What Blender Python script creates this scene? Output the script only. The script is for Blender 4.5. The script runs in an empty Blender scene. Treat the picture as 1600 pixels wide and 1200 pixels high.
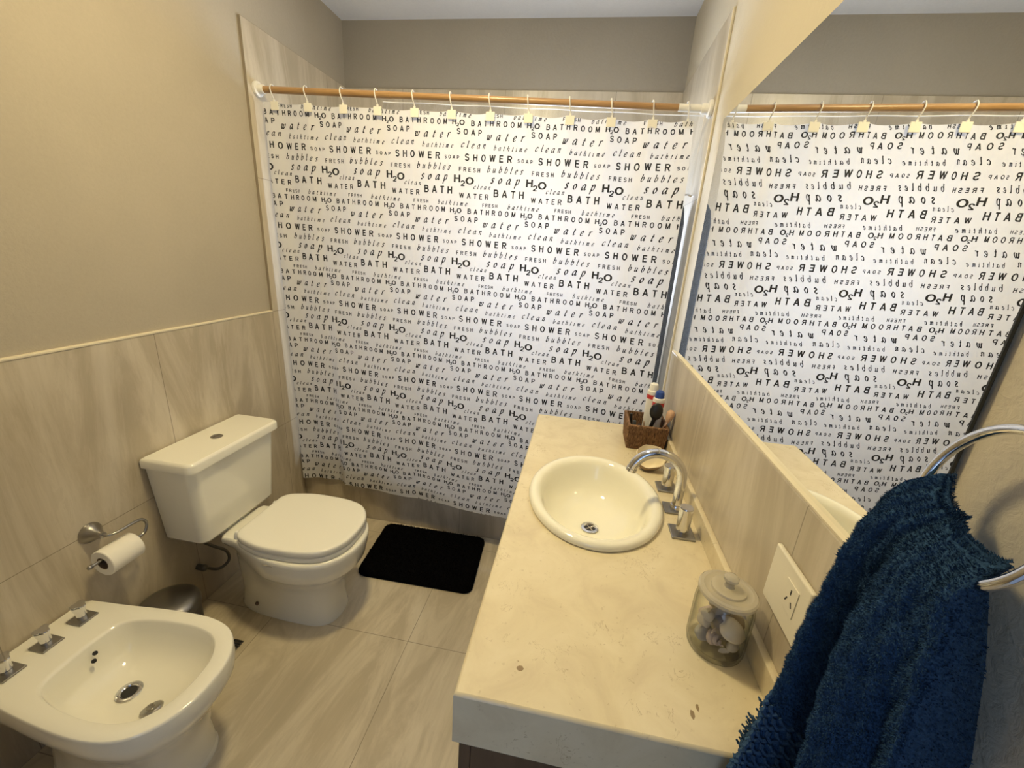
import bpy, bmesh, math, random
from mathutils import Vector, Matrix
random.seed(7)
C = bpy.context.scene.collection
S = bpy.context.scene
PI = math.pi
sin, cos, rad = math.sin, math.cos, math.radians

# ------------------------------------------------------------------ camera
CAM = Vector((1.493, 0.0, 1.5697))
def cam_axes(yaw, pitch, roll):
    y, t, r = rad(yaw), rad(pitch), rad(roll)
    fw = Vector((sin(y)*cos(t), cos(y)*cos(t), -sin(t)))
    rt = Vector((cos(y), -sin(y), 0)); up = rt.cross(fw)
    return rt*cos(r)+up*sin(r), up*cos(r)-rt*sin(r), fw
RT, UP, FW = cam_axes(-8.5627, 17.9014, 3.9023)
cd = bpy.data.cameras.new('camera'); cam = bpy.data.objects.new('camera', cd); C.objects.link(cam)
cd.sensor_width = 36; cd.lens = 651.5*36/1600; cd.clip_start = .02
m = Matrix((RT, UP, -FW)).transposed().to_4x4(); m.translation = CAM
cam.matrix_world = m
S.camera = cam
# ------------------------------------------------------------------ light
w = bpy.data.worlds.new('world'); S.world = w; w.use_nodes = True
w.node_tree.nodes['Background'].inputs[0].default_value = (.55, .7, 1, 1)
w.node_tree.nodes['Background'].inputs[1].default_value = .38
def area(name, loc, aim, sx, sy, power, col):
    l = bpy.data.lights.new(name, 'AREA'); l.shape = 'RECTANGLE'; l.size = sx; l.size_y = sy
    l.energy = power; l.color = col
    o = bpy.data.objects.new(name, l); C.objects.link(o); o.location = loc
    o.rotation_euler = (Vector(aim)-Vector(loc)).to_track_quat('-Z', 'Y').to_euler()
    return o
LAMP_POS = (.92, 1.08)
LAMP_E = 205.0
area('shower_window_daylight', (1.3, 2.80, 1.55), (1.25, 1.9, 1.5), .62, .72, 40, (.72, .82, 1))
area('doorway_daylight', (1.25, -1.05, 1.2), (1.25, 0, 1.0), .35, 1.7, 3.2, (.42, .64, 1))
vs = S.view_settings
S.display_settings.display_device = 'sRGB'
vs.view_transform = 'Standard'; vs.look = 'None'; vs.gamma = 1; vs.use_curve_mapping = False
vs.exposure = 0.0

# ------------------------------------------------------------------ materials
def mat(name, col=(.8, .8, .8), rough=.5, metal=0, **kw):
    M = bpy.data.materials.new(name); M.use_nodes = True
    b = M.node_tree.nodes['Principled BSDF']
    b.inputs['Base Color'].default_value = (*col, 1); b.inputs['Roughness'].default_value = rough
    b.inputs['Metallic'].default_value = metal
    for k, v in kw.items():
        b.inputs[k.replace('_', ' ')].default_value = v
    return M
class NT:
    def __init__(s, M): s.t = M.node_tree; s.n = s.t.nodes; s.b = s.n['Principled BSDF']
    def new(s, ty, **kw):
        n = s.n.new(ty)
        for k, v in kw.items(): setattr(n, k, v)
        return n
    def link(s, a, b): s.t.links.new(a, b)
    def set(s, sock, v):
        if hasattr(v, 'node'): s.link(v, sock)
        else: sock.default_value = v
    def math(s, op, a, b=0.0, c=None):
        n = s.new('ShaderNodeMath', operation=op); s.set(n.inputs[0], a); s.set(n.inputs[1], b)
        if c is not None: s.set(n.inputs[2], c)
        return n.outputs[0]
    def pos(s):
        g = s.new('ShaderNodeNewGeometry'); return g.outputs['Position']
    def obj(s): return s.new('ShaderNodeTexCoord').outputs['Object']
    def xyz(s, v):
        n = s.new('ShaderNodeSeparateXYZ'); s.link(v, n.inputs[0]); return n.outputs
    def scale(s, v, sc, loc=(0, 0, 0), rot=(0, 0, 0)):
        n = s.new('ShaderNodeMapping'); s.link(v, n.inputs[0]); n.inputs['Scale'].default_value = sc
        n.inputs['Location'].default_value = loc; n.inputs['Rotation'].default_value = rot
        return n.outputs[0]
    def noise(s, v, scale, detail=4, rough=.55, dist=0):
        n = s.new('ShaderNodeTexNoise'); s.link(v, n.inputs['Vector']); n.inputs['Scale'].default_value = scale
        n.inputs['Detail'].default_value = detail; n.inputs['Roughness'].default_value = rough
        n.inputs['Distortion'].default_value = dist
        return n.outputs['Fac']
    def ramp(s, f, stops):
        n = s.new('ShaderNodeValToRGB'); s.link(f, n.inputs[0]); e = n.color_ramp.elements
        while len(e) < len(stops): e.new(.5)
        for el, (p, c) in zip(e, stops):
            el.position = p; el.color = (*c, 1) if len(c) == 3 else c
        return n.outputs['Color']
    def mix(s, f, a, b, mode='MIX'):
        n = s.new('ShaderNodeMix', data_type='RGBA', blend_type=mode)
        s.set(n.inputs['Factor'], f)
        for sock, v in ((n.inputs[6], a), (n.inputs[7], b)):
            s.set(sock, (*v, 1) if isinstance(v, tuple) and len(v) == 3 else v)
        return n.outputs[2]
    def col(s, c): s.link(c, s.b.inputs['Base Color'])
    def bump(s, h, strength=.2, dist=.01):
        n = s.new('ShaderNodeBump'); n.inputs['Strength'].default_value = strength
        n.inputs['Distance'].default_value = dist; s.link(h, n.inputs['Height']); s.link(n.outputs[0], s.b.inputs['Normal'])
    def line(s, coord, off, period, half):
        # 1 inside a grout line
        a = s.math('SUBTRACT', coord, off); a = s.math('DIVIDE', a, period); a = s.math('ADD', a, .5)
        a = s.math('FRACT', a); a = s.math('SUBTRACT', a, .5); a = s.math('ABSOLUTE', a)
        return s.math('LESS_THAN', a, half/period)

def tile_mat(name, axis, off, period, offz, periodz, c0, c1, c2, rough=.28, vein='z', grout=(.2, .16, .11), half=.0013):
    M = mat(name, c0, rough); t = NT(M); p = t.pos(); X = t.xyz(p)
    st = {'z': (4.2, 4.2, .75), 'y': (4.5, 1.1, 4.5)}[vein]
    v = t.scale(p, st)
    n1 = t.noise(v, 1.1, 7, .66, 1.6); n2 = t.noise(v, 5.5, 6, .65, .9); n3 = t.noise(t.scale(p, (1.5, 1.5, 1.5)), 1.2, 3)
    c = t.ramp(n1, [(.28, tuple(x*.92 for x in c2)), (.42, c2), (.53, c0), (.68, c1)])
    c = t.mix(t.math('MULTIPLY', t.math('GREATER_THAN', n2, .56), .2), c, tuple(x*.92 for x in c2))
    d = t.ramp(n3, [(.3, (.86, .85, .84)), (.7, (1.06, 1.05, 1.04))])
    c = t.mix(1.0, c, d, 'MULTIPLY')
    g = t.line(X[axis], off, period, half); g2 = t.line(X[2 if vein == 'z' else 1], offz, periodz, half)
    g = t.math('MAXIMUM', g, g2)
    c = t.mix(t.math('MULTIPLY', g, .75), c, grout)
    t.col(c)
    t.bump(t.math('SUBTRACT', t.math('MULTIPLY', n2, .1), g), .25, .002)
    return M
T0, T1, T2 = (.565, .50, .385), (.63, .565, .455), (.465, .402, .295)
m_tile_left = tile_mat('beige_wall_tile', 1, 1.24, .6, 0, .6, T0, T1, T2)
m_splash = tile_mat('beige_splash_tile', 1, 1.24, .6, -.2, 6, T0, T1, T2)
m_tile_back = tile_mat('beige_wall_tile_across', 0, .35, .6, 0, .6, T0, T1, T2)
m_floor = tile_mat('beige_floor_tile', 0, .338, .6075, 1.2386, .6075, (.63, .555, .41), (.70, .63, .485), (.52, .45, .32), .3, 'y')
def paint_mat(name, c, bump=.35, sc=90):
    M = mat(name, c, .75); t = NT(M); p = t.pos()
    n = t.noise(t.scale(p, (1, 1, 1)), sc, 5, .65); n2 = t.noise(p, 2.5, 4)
    t.col(t.mix(1.0, t.ramp(n2, [(.3, tuple(x*.95 for x in c)), (.7, tuple(x*1.03 for x in c))]), t.ramp(n, [(.3, (.97,)*3), (.7, (1.02,)*3)]), 'MULTIPLY'))
    t.bump(n, bump, .004)
    return M
m_paint = paint_mat('warm_beige_paint', (.435, .385, .30))
m_paint_back = paint_mat('greige_paint', (.35, .315, .255))
m_ceil = paint_mat('ceiling_paint', (.90, .90, .89), .15)
def stucco_mat():
    M = mat('stucco_paint', (.55, .49, .37), .8); t = NT(M); p = t.pos()
    n = t.noise(p, 75, 5, .6, .6); n2 = t.noise(p, 22, 4, .5, .5)
    t.bump(t.math('ADD', n, n2), .4, .005)
    return M
m_stucco = stucco_mat()
m_ceramic = mat('ivory_ceramic', (.85, .82, .70), .08, Coat_Weight=.3)
m_basin = mat('cream_ceramic', (.88, .85, .70), .06, Coat_Weight=.4)
m_seat = mat('ivory_seat_plastic', (.87, .84, .73), .22)
m_chrome = mat('chrome', (.72, .72, .73), .09, 1)
m_satin = mat('brushed_steel', (.40, .385, .36), .28, 1)
m_bin = mat('dark_steel', (.26, .25, .235), .3, 1)
m_dark = mat('dark_hole', (.012, .011, .01), .5)
m_black = mat('black_plastic', (.012, .012, .013), .35)
m_white = mat('white_plastic', (.82, .80, .74), .35)
m_ivory = mat('ivory_switch_plastic', (.80, .75, .60), .35)
m_clip = mat('pale_clip_plastic', (.82, .80, .72), .4)
m_mirror = mat('mirror_silver', (.93, .94, .93), .0, 1)
m_glassedge = mat('mirror_dark_edge', (.02, .022, .02), .2)
m_trim = mat('pale_grout_bead', (.70, .63, .47), .6)
m_paper = mat('toilet_paper', (.88, .84, .74), .9)
m_card = mat('cardboard', (.16, .11, .07), .9)
m_hose = mat('grey_hose', (.13, .12, .10), .4, .6)
m_red = mat('red_print', (.55, .03, .03), .35)
m_blue = mat('blue_plastic', (.025, .07, .32), .3)
m_rose = mat('rose_gold', (.75, .50, .35), .25, 1)
m_bristle = mat('peach_bristles', (.62, .40, .26), .9)
def stone_mat():
    M = mat('cream_stone', (.72, .60, .40), .22); t = NT(M); p = t.pos()
    n1 = t.noise(p, 9, 7, .62, .8); n2 = t.noise(p, 70, 6, .7); n3 = t.noise(t.scale(p, (1.5, 1, 1)), 17, 5, .6, 1.2)
    c = t.ramp(n1, [(.3, (.65, .555, .375)), (.5, (.72, .63, .43)), (.72, (.765, .68, .485))])
    c = t.mix(t.math('MULTIPLY', t.math('GREATER_THAN', n2, .64), .35), c, (.45, .35, .22))
    v = t.math('ABSOLUTE', t.math('SUBTRACT', n3, .5)); v = t.math('LESS_THAN', v, .005)
    v = t.math('MULTIPLY', v, t.math('GREATER_THAN', t.noise(p, 9, 3), .585))
    c = t.mix(t.math('MULTIPLY', v, .5), c, (.32, .22, .11))
    X = t.xyz(p)
    for (px, py, r, rx, ry) in ((1.460, .535, .006, 1, .8), (1.455, .548, .003, 1, .5), (1.741, .520, .0055, .6, 1.6), (1.752, .533, .004, .6, 1.6)):
        dx = t.math('DIVIDE', t.math('SUBTRACT', X[0], px), rx); dy = t.math('DIVIDE', t.math('SUBTRACT', X[1], py), ry)
        dd = t.math('SQRT', t.math('ADD', t.math('MULTIPLY', dx, dx), t.math('MULTIPLY', dy, dy)))
        dd = t.math('ADD', dd, t.math('MULTIPLY', t.math('SUBTRACT', n2, .5), .012))
        c = t.mix(t.math('MULTIPLY', t.math('LESS_THAN', dd, r), .85), c, (.22, .14, .06))
    t.col(c); t.bump(n2, .05, .002)
    return M
m_stone = stone_mat()
def wood_mat(name, a, b, sc, rough, axis=(1, 14, 14)):
    M = mat(name, a, rough); t = NT(M)
    n = t.noise(t.scale(t.pos(), axis), sc, 6, .6, .6)
    t.col(t.ramp(n, [(.3, a), (.7, b)])); return M
m_rod = wood_mat('varnished_wood', (.31, .175, .07), (.44, .27, .12), 6, .3)
m_cab = wood_mat('dark_wood', (.045, .022, .012), (.085, .045, .026), 4, .4, (10, 10, 1))
def wicker_mat():
    M = mat('brown_wicker', (.2, .1, .045), .7); t = NT(M)
    n = t.noise(t.scale(t.pos(), (300, 300, 70)), 1, 3, .6)
    t.col(t.ramp(n, [(.36, (.05, .022, .009)), (.5, (.19, .095, .04)), (.72, (.36, .21, .10))])); return M
m_wicker = wicker_mat()
def cloth_mat():
    M = mat('white_curtain_fabric', (.70, .69, .685), .8); t = NT(M); b = t.b
    tr = t.new('ShaderNodeBsdfTranslucent'); tr.inputs[0].default_value = (.86, .87, .9, 1)
    mx = t.new('ShaderNodeMixShader'); mx.inputs[0].default_value = .17
    t.link(b.outputs[0], mx.inputs[1]); t.link(tr.outputs[0], mx.inputs[2])
    t.link(mx.outputs[0], t.n['Material Output'].inputs[0])
    t.bump(t.noise(t.pos(), 14, 4, .6), .12, .02)
    return M
m_curtain = cloth_mat()
m_ink = mat('black_print', (.012, .012, .014), .75)
def clear_mat():
    M = mat('clear_vinyl', (1, 1, 1), .1); t = NT(M)
    tr = t.new('ShaderNodeBsdfTransparent'); tr.inputs[0].default_value = (.96, .97, .98, 1)
    g = t.b; g.inputs['Base Color'].default_value = (.8, .82, .85, 1)
    mx = t.new('ShaderNodeMixShader'); mx.inputs[0].default_value = .10
    t.link(tr.outputs[0], mx.inputs[1]); t.link(g.outputs[0], mx.inputs[2]); t.link(mx.outputs[0], t.n['Material Output'].inputs[0])
    return M
m_clear = clear_mat()
m_clearhem = mat('clear_vinyl_hem', (.85, .86, .86), .2)
def glass_mat():
    M = mat('clear_glass', (1, 1, 1), .0); t = NT(M)
    tr = t.new('ShaderNodeBsdfTransparent')
    gl = t.new('ShaderNodeBsdfGlossy'); gl.inputs['Roughness'].default_value = .03
    lw = t.new('ShaderNodeLayerWeight'); lw.inputs[0].default_value = .5
    mx = t.new('ShaderNodeMixShader'); t.link(t.math('ADD', t.math('MULTIPLY', t.math('POWER', lw.outputs['Facing'], 4.0), .45), .035), mx.inputs[0])
    t.link(t.mix(t.math('POWER', lw.outputs['Facing'], 3.0), (.975, .98, .965), (.42, .43, .38)), tr.inputs[0])
    t.link(tr.outputs[0], mx.inputs[1]); t.link(gl.outputs[0], mx.inputs[2]); t.link(mx.outputs[0], t.n['Material Output'].inputs[0])
    return M
m_glass = glass_mat()
def terry_mat(name, c, sc=260):
    M = mat(name, c, .95, Specular_IOR_Level=.1); t = NT(M); p = t.pos()
    n = t.noise(p, sc, 4, .7)
    t.col(t.ramp(n, [(.3, tuple(x*.6 for x in c)), (.7, tuple(min(1, x*1.25) for x in c))])); t.bump(n, .7, .004)
    return M
m_towel = terry_mat('navy_terry', (.030, .074, .155))
m_knit = terry_mat('navy_knit', (.045, .095, .18))
m_mat = mat('black_pile', (.002, .002, .0022), 1.0, Specular_IOR_Level=.05)
m_grey = terry_mat('grey_cloth', (.085, .09, .095), 60)

# ------------------------------------------------------------------ mesh helpers
def finish(bm, name, m, parent=None, smooth=True, ang=38):
    bmesh.ops.remove_doubles(bm, verts=bm.verts, dist=1e-6)
    bmesh.ops.recalc_face_normals(bm, faces=bm.faces)
    for f in bm.faces: f.smooth = smooth
    if smooth:
        a = rad(ang)
        for e in bm.edges:
            if len(e.link_faces) == 2:
                an = e.calc_face_angle(0)
                if an > a: e.smooth = False
                elif an > rad(14):
                    a0, a1 = e.link_faces[0].calc_area(), e.link_faces[1].calc_area()
                    if max(a0, a1) > 8*min(a0, a1): e.smooth = False
    me = bpy.data.meshes.new(name); bm.to_mesh(me); bm.free()
    for mm in (m if isinstance(m, (list, tuple)) else [m]): me.materials.append(mm)
    o = bpy.data.objects.new(name, me); C.objects.link(o)
    if parent is not None:
        o.parent = parent
        o.matrix_parent_inverse = parent.matrix_basis.inverted()
    return o
def tag(o, label, cat, group=None, kind=None):
    o['label'] = label; o['category'] = cat
    if group: o['group'] = group
    if kind: o['kind'] = kind
    return o
def thing(name, loc, label, cat, group=None):
    o = bpy.data.objects.new(name, None); C.objects.link(o); o.location = loc; o.empty_display_size = .05
    return tag(o, label, cat, group)
def struct(name, bm, m, parent=None, smooth=False):
    o = finish(bm, name, m, parent, smooth)
    if parent is None: o['kind'] = 'structure'
    return o
def box(bm, x0, x1, y0, y1, z0, z1, mi=0):
    v = [bm.verts.new(p) for p in ((x0,y0,z0),(x1,y0,z0),(x1,y1,z0),(x0,y1,z0),(x0,y0,z1),(x1,y0,z1),(x1,y1,z1),(x0,y1,z1))]
    for q in ((0,3,2,1),(4,5,6,7),(0,1,5,4),(1,2,6,5),(2,3,7,6),(3,0,4,7)):
        f = bm.faces.new([v[i] for i in q]); f.material_index = mi
    return v
def rbox(bm, x0, x1, y0, y1, z0, z1, r=.004, seg=2):
    b2 = bmesh.new(); box(b2, x0, x1, y0, y1, z0, z1)
    bmesh.ops.bevel(b2, geom=list(b2.edges), offset=r, segments=seg, affect='EDGES', profile=.5)
    me = bpy.data.meshes.new('t'); b2.to_mesh(me); b2.free(); bm.from_mesh(me); bpy.data.meshes.remove(me)
def loft(bm, rings, cap0=True, cap1=True, mi=0):
    R = [[bm.verts.new(p) for p in r] for r in rings]; n = len(R[0])
    for a, b in zip(R, R[1:]):
        for i in range(n):
            j = (i+1) % n; f = bm.faces.new((a[i], a[j], b[j], b[i])); f.material_index = mi
    if cap0: bm.faces.new(list(reversed(R[0]))).material_index = mi
    if cap1: bm.faces.new(R[-1]).material_index = mi
    return R
def ring(cx, cy, z, rx, ry, n=40, ex=2.0):
    out = []
    for i in range(n):
        a = 2*PI*i/n; c, s = cos(a), sin(a)
        out.append(Vector((cx+rx*math.copysign(abs(c)**(2/ex), c), cy+ry*math.copysign(abs(s)**(2/ex), s), z)))
    return out
def lathe(bm, prof, c=(0, 0, 0), n=32, M=None, cap=True):
    rs = []
    for r, z in prof:
        rs.append([Vector((r*cos(2*PI*i/n), r*sin(2*PI*i/n), z)) for i in range(n)])
    for r in rs:
        for p in r:
            if M is not None: p[:] = M @ p
            p += Vector(c)
    loft(bm, rs, cap, cap)
def catmull(pts, n, closed=False):
    P = [Vector(p) for p in pts]; k = len(P); segs = k if closed else k-1; raw = []
    for s in range(segs):
        if closed: p0, p1, p2, p3 = P[(s-1) % k], P[s], P[(s+1) % k], P[(s+2) % k]
        else: p0, p1, p2, p3 = P[max(s-1, 0)], P[s], P[s+1], P[min(s+2, k-1)]
        for i in range(16):
            t = i/16
            raw.append(.5*((2*p1)+(p2-p0)*t+(2*p0-5*p1+4*p2-p3)*t*t+(3*p1-p0-3*p2+p3)*t**3))
    raw.append(P[0].copy() if closed else P[-1].copy())
    L = [0]
    for a, b in zip(raw, raw[1:]): L.append(L[-1]+(b-a).length)
    out = []; j = 0; m_ = n if closed else n-1
    for i in range(n):
        d = L[-1]*i/m_
        while j < len(L)-2 and L[j+1] < d: j += 1
        t = (d-L[j])/max(L[j+1]-L[j], 1e-9); out.append(raw[j].lerp(raw[j+1], min(max(t, 0), 1)))
    return out
def tube(bm, path, r, n=12, closed=False, cap=True):
    P = [Vector(p) for p in path]; k = len(P); rs = []; N = None
    for i in range(k):
        if closed: T = P[(i+1) % k]-P[(i-1) % k]
        else: T = P[min(i+1, k-1)]-P[max(i-1, 0)]
        T.normalize()
        if N is None:
            N = T.orthogonal().normalized()
        N = (N-T*N.dot(T)).normalized(); B = T.cross(N)
        rr = r[i] if isinstance(r, (list, tuple)) else r
        rs.append([P[i]+N*(rr*cos(2*PI*j/n))+B*(rr*sin(2*PI*j/n)) for j in range(n)])
    if closed:
        R = [[bm.verts.new(p) for p in q] for q in rs]
        # match the seam
        a, b = R[-1], R[0]
        off = min(range(n), key=lambda o: sum((a[j].co-b[(j+o) % n].co).length for j in range(n)))
        for q, s in zip(R, R[1:]):
            for j in range(n): bm.faces.new((q[j], q[(j+1) % n], s[(j+1) % n], s[j]))
        for j in range(n): bm.faces.new((a[j], a[(j+1) % n], b[(j+1+off) % n], b[(j+off) % n]))
    else: loft(bm, rs, cap, cap)
def sphere(bm, c, r, n=16, sc=(1, 1, 1)):
    M = Matrix.Translation(c) @ Matrix.Diagonal((sc[0], sc[1], sc[2], 1))
    bmesh.ops.create_uvsphere(bm, u_segments=n, v_segments=max(8, n//2), radius=r, matrix=M)
def axisM(d):
    return Vector(d).normalized().to_track_quat('Z', 'Y').to_matrix()
def new(): return bmesh.new()

# ------------------------------------------------------------------ room
W, B, H, FT, YN = 1.89, 2.642, 2.728, 1.84, -.25
PX0, PX1 = -.012, 1.8965            # painted surfaces behind the tiling
bm = new(); box(bm, -.12, 2.02, YN-.3, B+.1, -.1, 0); struct('floor', bm, m_floor)
bm = new(); box(bm, -.12, 2.02, YN-.3, B+.1, H, H+.1); struct('ceiling', bm, m_ceil)
bm = new(); box(bm, -.12, PX0, YN, B+.1, 0, H); wl = struct('wall_left', bm, m_paint)
bm = new(); box(bm, PX0, 0, FT, B, 0, 2.4); box(bm, PX0, 0, YN, FT, 0, 1.2); struct('tile_cladding', bm, m_tile_left, wl)
bm = new(); rbox(bm, PX0-.002, 0.0025, YN, FT, 1.1975, 1.206, .0025); struct('trim_1', bm, m_trim)
bm = new(); box(bm, PX1, 2.02, YN, 2.0, 0, H)
box(bm, PX1, 2.02, 2.0, B+.1, 0, H); wr = struct('wall_right', bm, m_stucco)
bm = new(); box(bm, W, PX1, FT, B, 0, 2.4); struct('tile_cladding', bm, m_tile_left, wr)
bm = new(); rbox(bm, W-.002, PX1, FT-.008, FT+.001, 0, 2.4, .002); struct('trim_2', bm, m_trim)
# back wall with the shower window opening (behind the curtain)
WX0, WX1, WZ0, WZ1 = .98, 1.62, 1.18, 1.92
bm = new()
box(bm, -.12, WX0, B, B+.1, 0, H); box(bm, WX1, 2.02, B, B+.1, 0, H); box(bm, WX0, WX1, B, B+.1, 0, WZ0); box(bm, WX0, WX1, B, B+.1, WZ1, H)
wb = struct('wall_back', bm, m_paint_back)
bm = new(); t_ = .008
box(bm, 0, WX0, B-t_, B, 0, 2.4); box(bm, WX1, W, B-t_, B, 0, 2.4); box(bm, WX0, WX1, B-t_, B, 0, WZ0); box(bm, WX0, WX1, B-t_, B, WZ1, 2.4)
struct('tile_cladding', bm, m_tile_back, wb)
bm = new()
for a in ((WX0, WX0+.035, WZ0, WZ1), (WX1-.035, WX1, WZ0, WZ1), (WX0, WX1, WZ0, WZ0+.035), (WX0, WX1, WZ1-.035, WZ1)):
    box(bm, a[0], a[1], B+.02, B+.06, a[2], a[3])
win = struct('window_1', bm, m_white)
# near wall with doorway, behind the camera
bm = new(); box(bm, -.12, .72, YN-.1, YN, 0, H); box(bm, 1.82, 2.02, YN-.1, YN, 0, H); box(bm, .72, 1.82, YN-.1, YN, 2.10, H)
struct('wall_near', bm, m_paint_back)
bm = new(); box(bm, .72, .76, YN-.11, YN+.01, 0, 2.10); box(bm, 1.78, 1.82, YN-.11, YN+.01, 0, 2.10); box(bm, .76, 1.78, YN-.11, YN+.01, 2.06, 2.10)
struct('door_1', bm, m_cab)
# shower curb
bm = new(); rbox(bm, 0, W, 1.95, 2.05, 0, .40, .003); struct('trim_3', bm, m_tile_back)
# tiled splashback behind the counter
CX0, CX1, CY0, CY1, CZ, CB = 1.361, 1.88, .47, 1.723, .8836, .772
bm = new(); rbox(bm, 1.88, PX1, .452, 1.758, .60, 1.217, .003); struct('trim_4', bm, m_splash)
bm = new(); box(bm, 1.881, 1.893, .452, 1.758, 1.217, 1.2205); struct('trim_5', bm, m_trim)

# ------------------------------------------------------------------ mirror
t = thing('mirror', (1.896, 1.07, 1.62), 'large frameless rectangular wall mirror reflecting the printed shower curtain', 'mirror')
bm = new(); box(bm, 1.890, 1.894, .460, 1.684, 1.2206, 2.026); finish(bm, 'glass', m_mirror, t, False)
bm = new(); box(bm, 1.8898, 1.8932, .458, .460, 1.2206, 2.026); box(bm, 1.8941, 1.8963, .463, 1.68, 1.225, 2.02); finish(bm, 'dark_edge', m_glassedge, t, False)

# ------------------------------------------------------------------ vanity
t = thing('vanity_cabinet', (1.62, 1.1, 0), 'dark brown wooden vanity cabinet under the cream stone countertop', 'cabinet')
bm = new(); 
for a in ((1.392, 1.875, .482, .50, .09, CB-.0005), (1.392, 1.875, 1.682, 1.70, .09, CB-.0005), (1.392, 1.41, .50, 1.682, .09, CB-.0005), (1.857, 1.875, .50, 1.682, .09, CB-.0005), (1.41, 1.857, .50, 1.682, .09, .108)): box(bm, *a)
finish(bm, 'body', m_cab, t, False)
bm = new(); box(bm, 1.43, 1.875, .50, 1.69, 0, .09); finish(bm, 'plinth', m_cab, t, False)
for i in range(3):
    y0 = .482+i*.406; bm = new(); rbox(bm, 1.370, 1.3915, y0, y0+.402, .10, CB-.006, .002); d = finish(bm, 'door', m_cab, t)
    bm = new(); tube(bm, [(1.3705, y0+.34, .5), (1.352, y0+.34, .5), (1.352, y0+.34, .6), (1.3705, y0+.34, .6)], .005, 8); h = finish(bm, 'handle', m_satin, d)
BX, BY = 1.595, 1.107
def countertop():
    t = thing('countertop', (1.62, 1.1, CB), 'cream veined stone countertop with thick front edge beside the mirror wall', 'countertop')
    bm = new()
    angs = [2*PI*i/96 for i in range(96)]
    for (x, y) in ((CX0, CY0), (CX1, CY0), (CX1, CY1), (CX0, CY1)):
        angs.append(math.atan2(y-BY, x-BX) % (2*PI))
    angs = sorted(angs)
    def rect(a, ins):
        c, s = cos(a), sin(a); k = 1e9
        if c > 1e-9: k = min(k, (CX1-BX)/c)
        if c < -1e-9: k = min(k, (CX0-BX)/c)
        if s > 1e-9: k = min(k, (CY1-BY)/s)
        if s < -1e-9: k = min(k, (CY0-BY)/s)
        x, y = BX+c*k, BY+s*k
        return (min(max(x, CX0+ins), CX1-ins), min(max(y, CY0+ins), CY1-ins))
    def ell(a): return (BX+.168*cos(a), BY+.212*sin(a))
    rings = []
    rings.append([Vector((*ell(a), CB)) for a in angs])
    rings.append([Vector((*ell(a), CZ)) for a in angs])
    rings.append([Vector((*rect(a, .005), CZ)) for a in angs])
    rings.append([Vector((*rect(a, .0015), CZ-.0015)) for a in angs])
    rings.append([Vector((*rect(a, 0), CZ-.005)) for a in angs])
    rings.append([Vector((*rect(a, 0), CB)) for a in angs])
    rings.append([Vector((*ell(a), CB)) for a in angs])
    loft(bm, rings, False, False)
    finish(bm, 'slab', m_stone, t, True, 60)
    bm = new(); rbox(bm, 1.866, 1.880, CY0, CY1, CZ, .936, .002); finish(bm, 'upstand', m_stone, t)
countertop()

def basin():
    t = thing('washbasin', (BX, BY, CZ), 'oval cream ceramic drop-in washbasin set in the countertop', 'washbasin')
    bm = new(); n = 64
    prof = [(.186, .232, -.002, 0), (.192, .238, .003, 0), (.193, .239, .010, 0), (.190, .236, .017, 0), (.182, .228, .021, 0), (.172, .217, .0205, 0), (.163, .207, .015, 0),
            (.156, .199, .004, 0), (.150, .192, -.013, 0), (.143, .182, -.037, 0), (.128, .163, -.066, .0), (.103, .13, -.088, 0), (.07, .085, -.100, 0), (.04, .045, -.105, 0), (.022, .022, -.107, 0)]
    inner = [ring(BX+d, BY, CZ+z, a, b, n) for a, b, z, d in prof]
    outer = [ring(BX, BY, CZ+z, a, b, n) for a, b, z in ((.165, .208, -.002), (.158, .2, -.045), (.13, .165, -.092), (.08, .095, -.116), (.03, .03, -.123), (.022, .022, -.123))]
    loft(bm, list(reversed(outer))+inner+[ring(BX, BY, CZ-.123, .022, .022, n)], False, False)
    finish(bm, 'bowl', m_basin, t, True, 60)
    bm = new(); lathe(bm, [(.0, -.134), (.0225, -.134), (.0225, -.1295), (.026, -.1285), (.0265, -.1275), (.024, -.1262), (.0185, -.1262), (.015, -.1305), (.0, -.1305)], (BX, BY, CZ+.0245), 32, cap=False)
    d = finish(bm, 'drain', m_chrome, t)
    bm = new()
    lathe(bm, [(0, -.1304), (.0148, -.1304), (.0146, -.1298), (0, -.1298)], (BX, BY, CZ+.0245), 24, cap=False)
    finish(bm, 'drain_hole', m_dark, d)
    bm = new(); 
    for a in (0, PI/2): 
        b2 = axisM((0, 0, 1)); tube(bm, [(BX-.0145*cos(a+.6), BY-.0145*sin(a+.6), CZ-.1047), (BX+.0145*cos(a+.6), BY+.0145*sin(a+.6), CZ-.1047)], .0018, 6)
    finish(bm, 'drain_cross', m_chrome, d)
basin()

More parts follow.
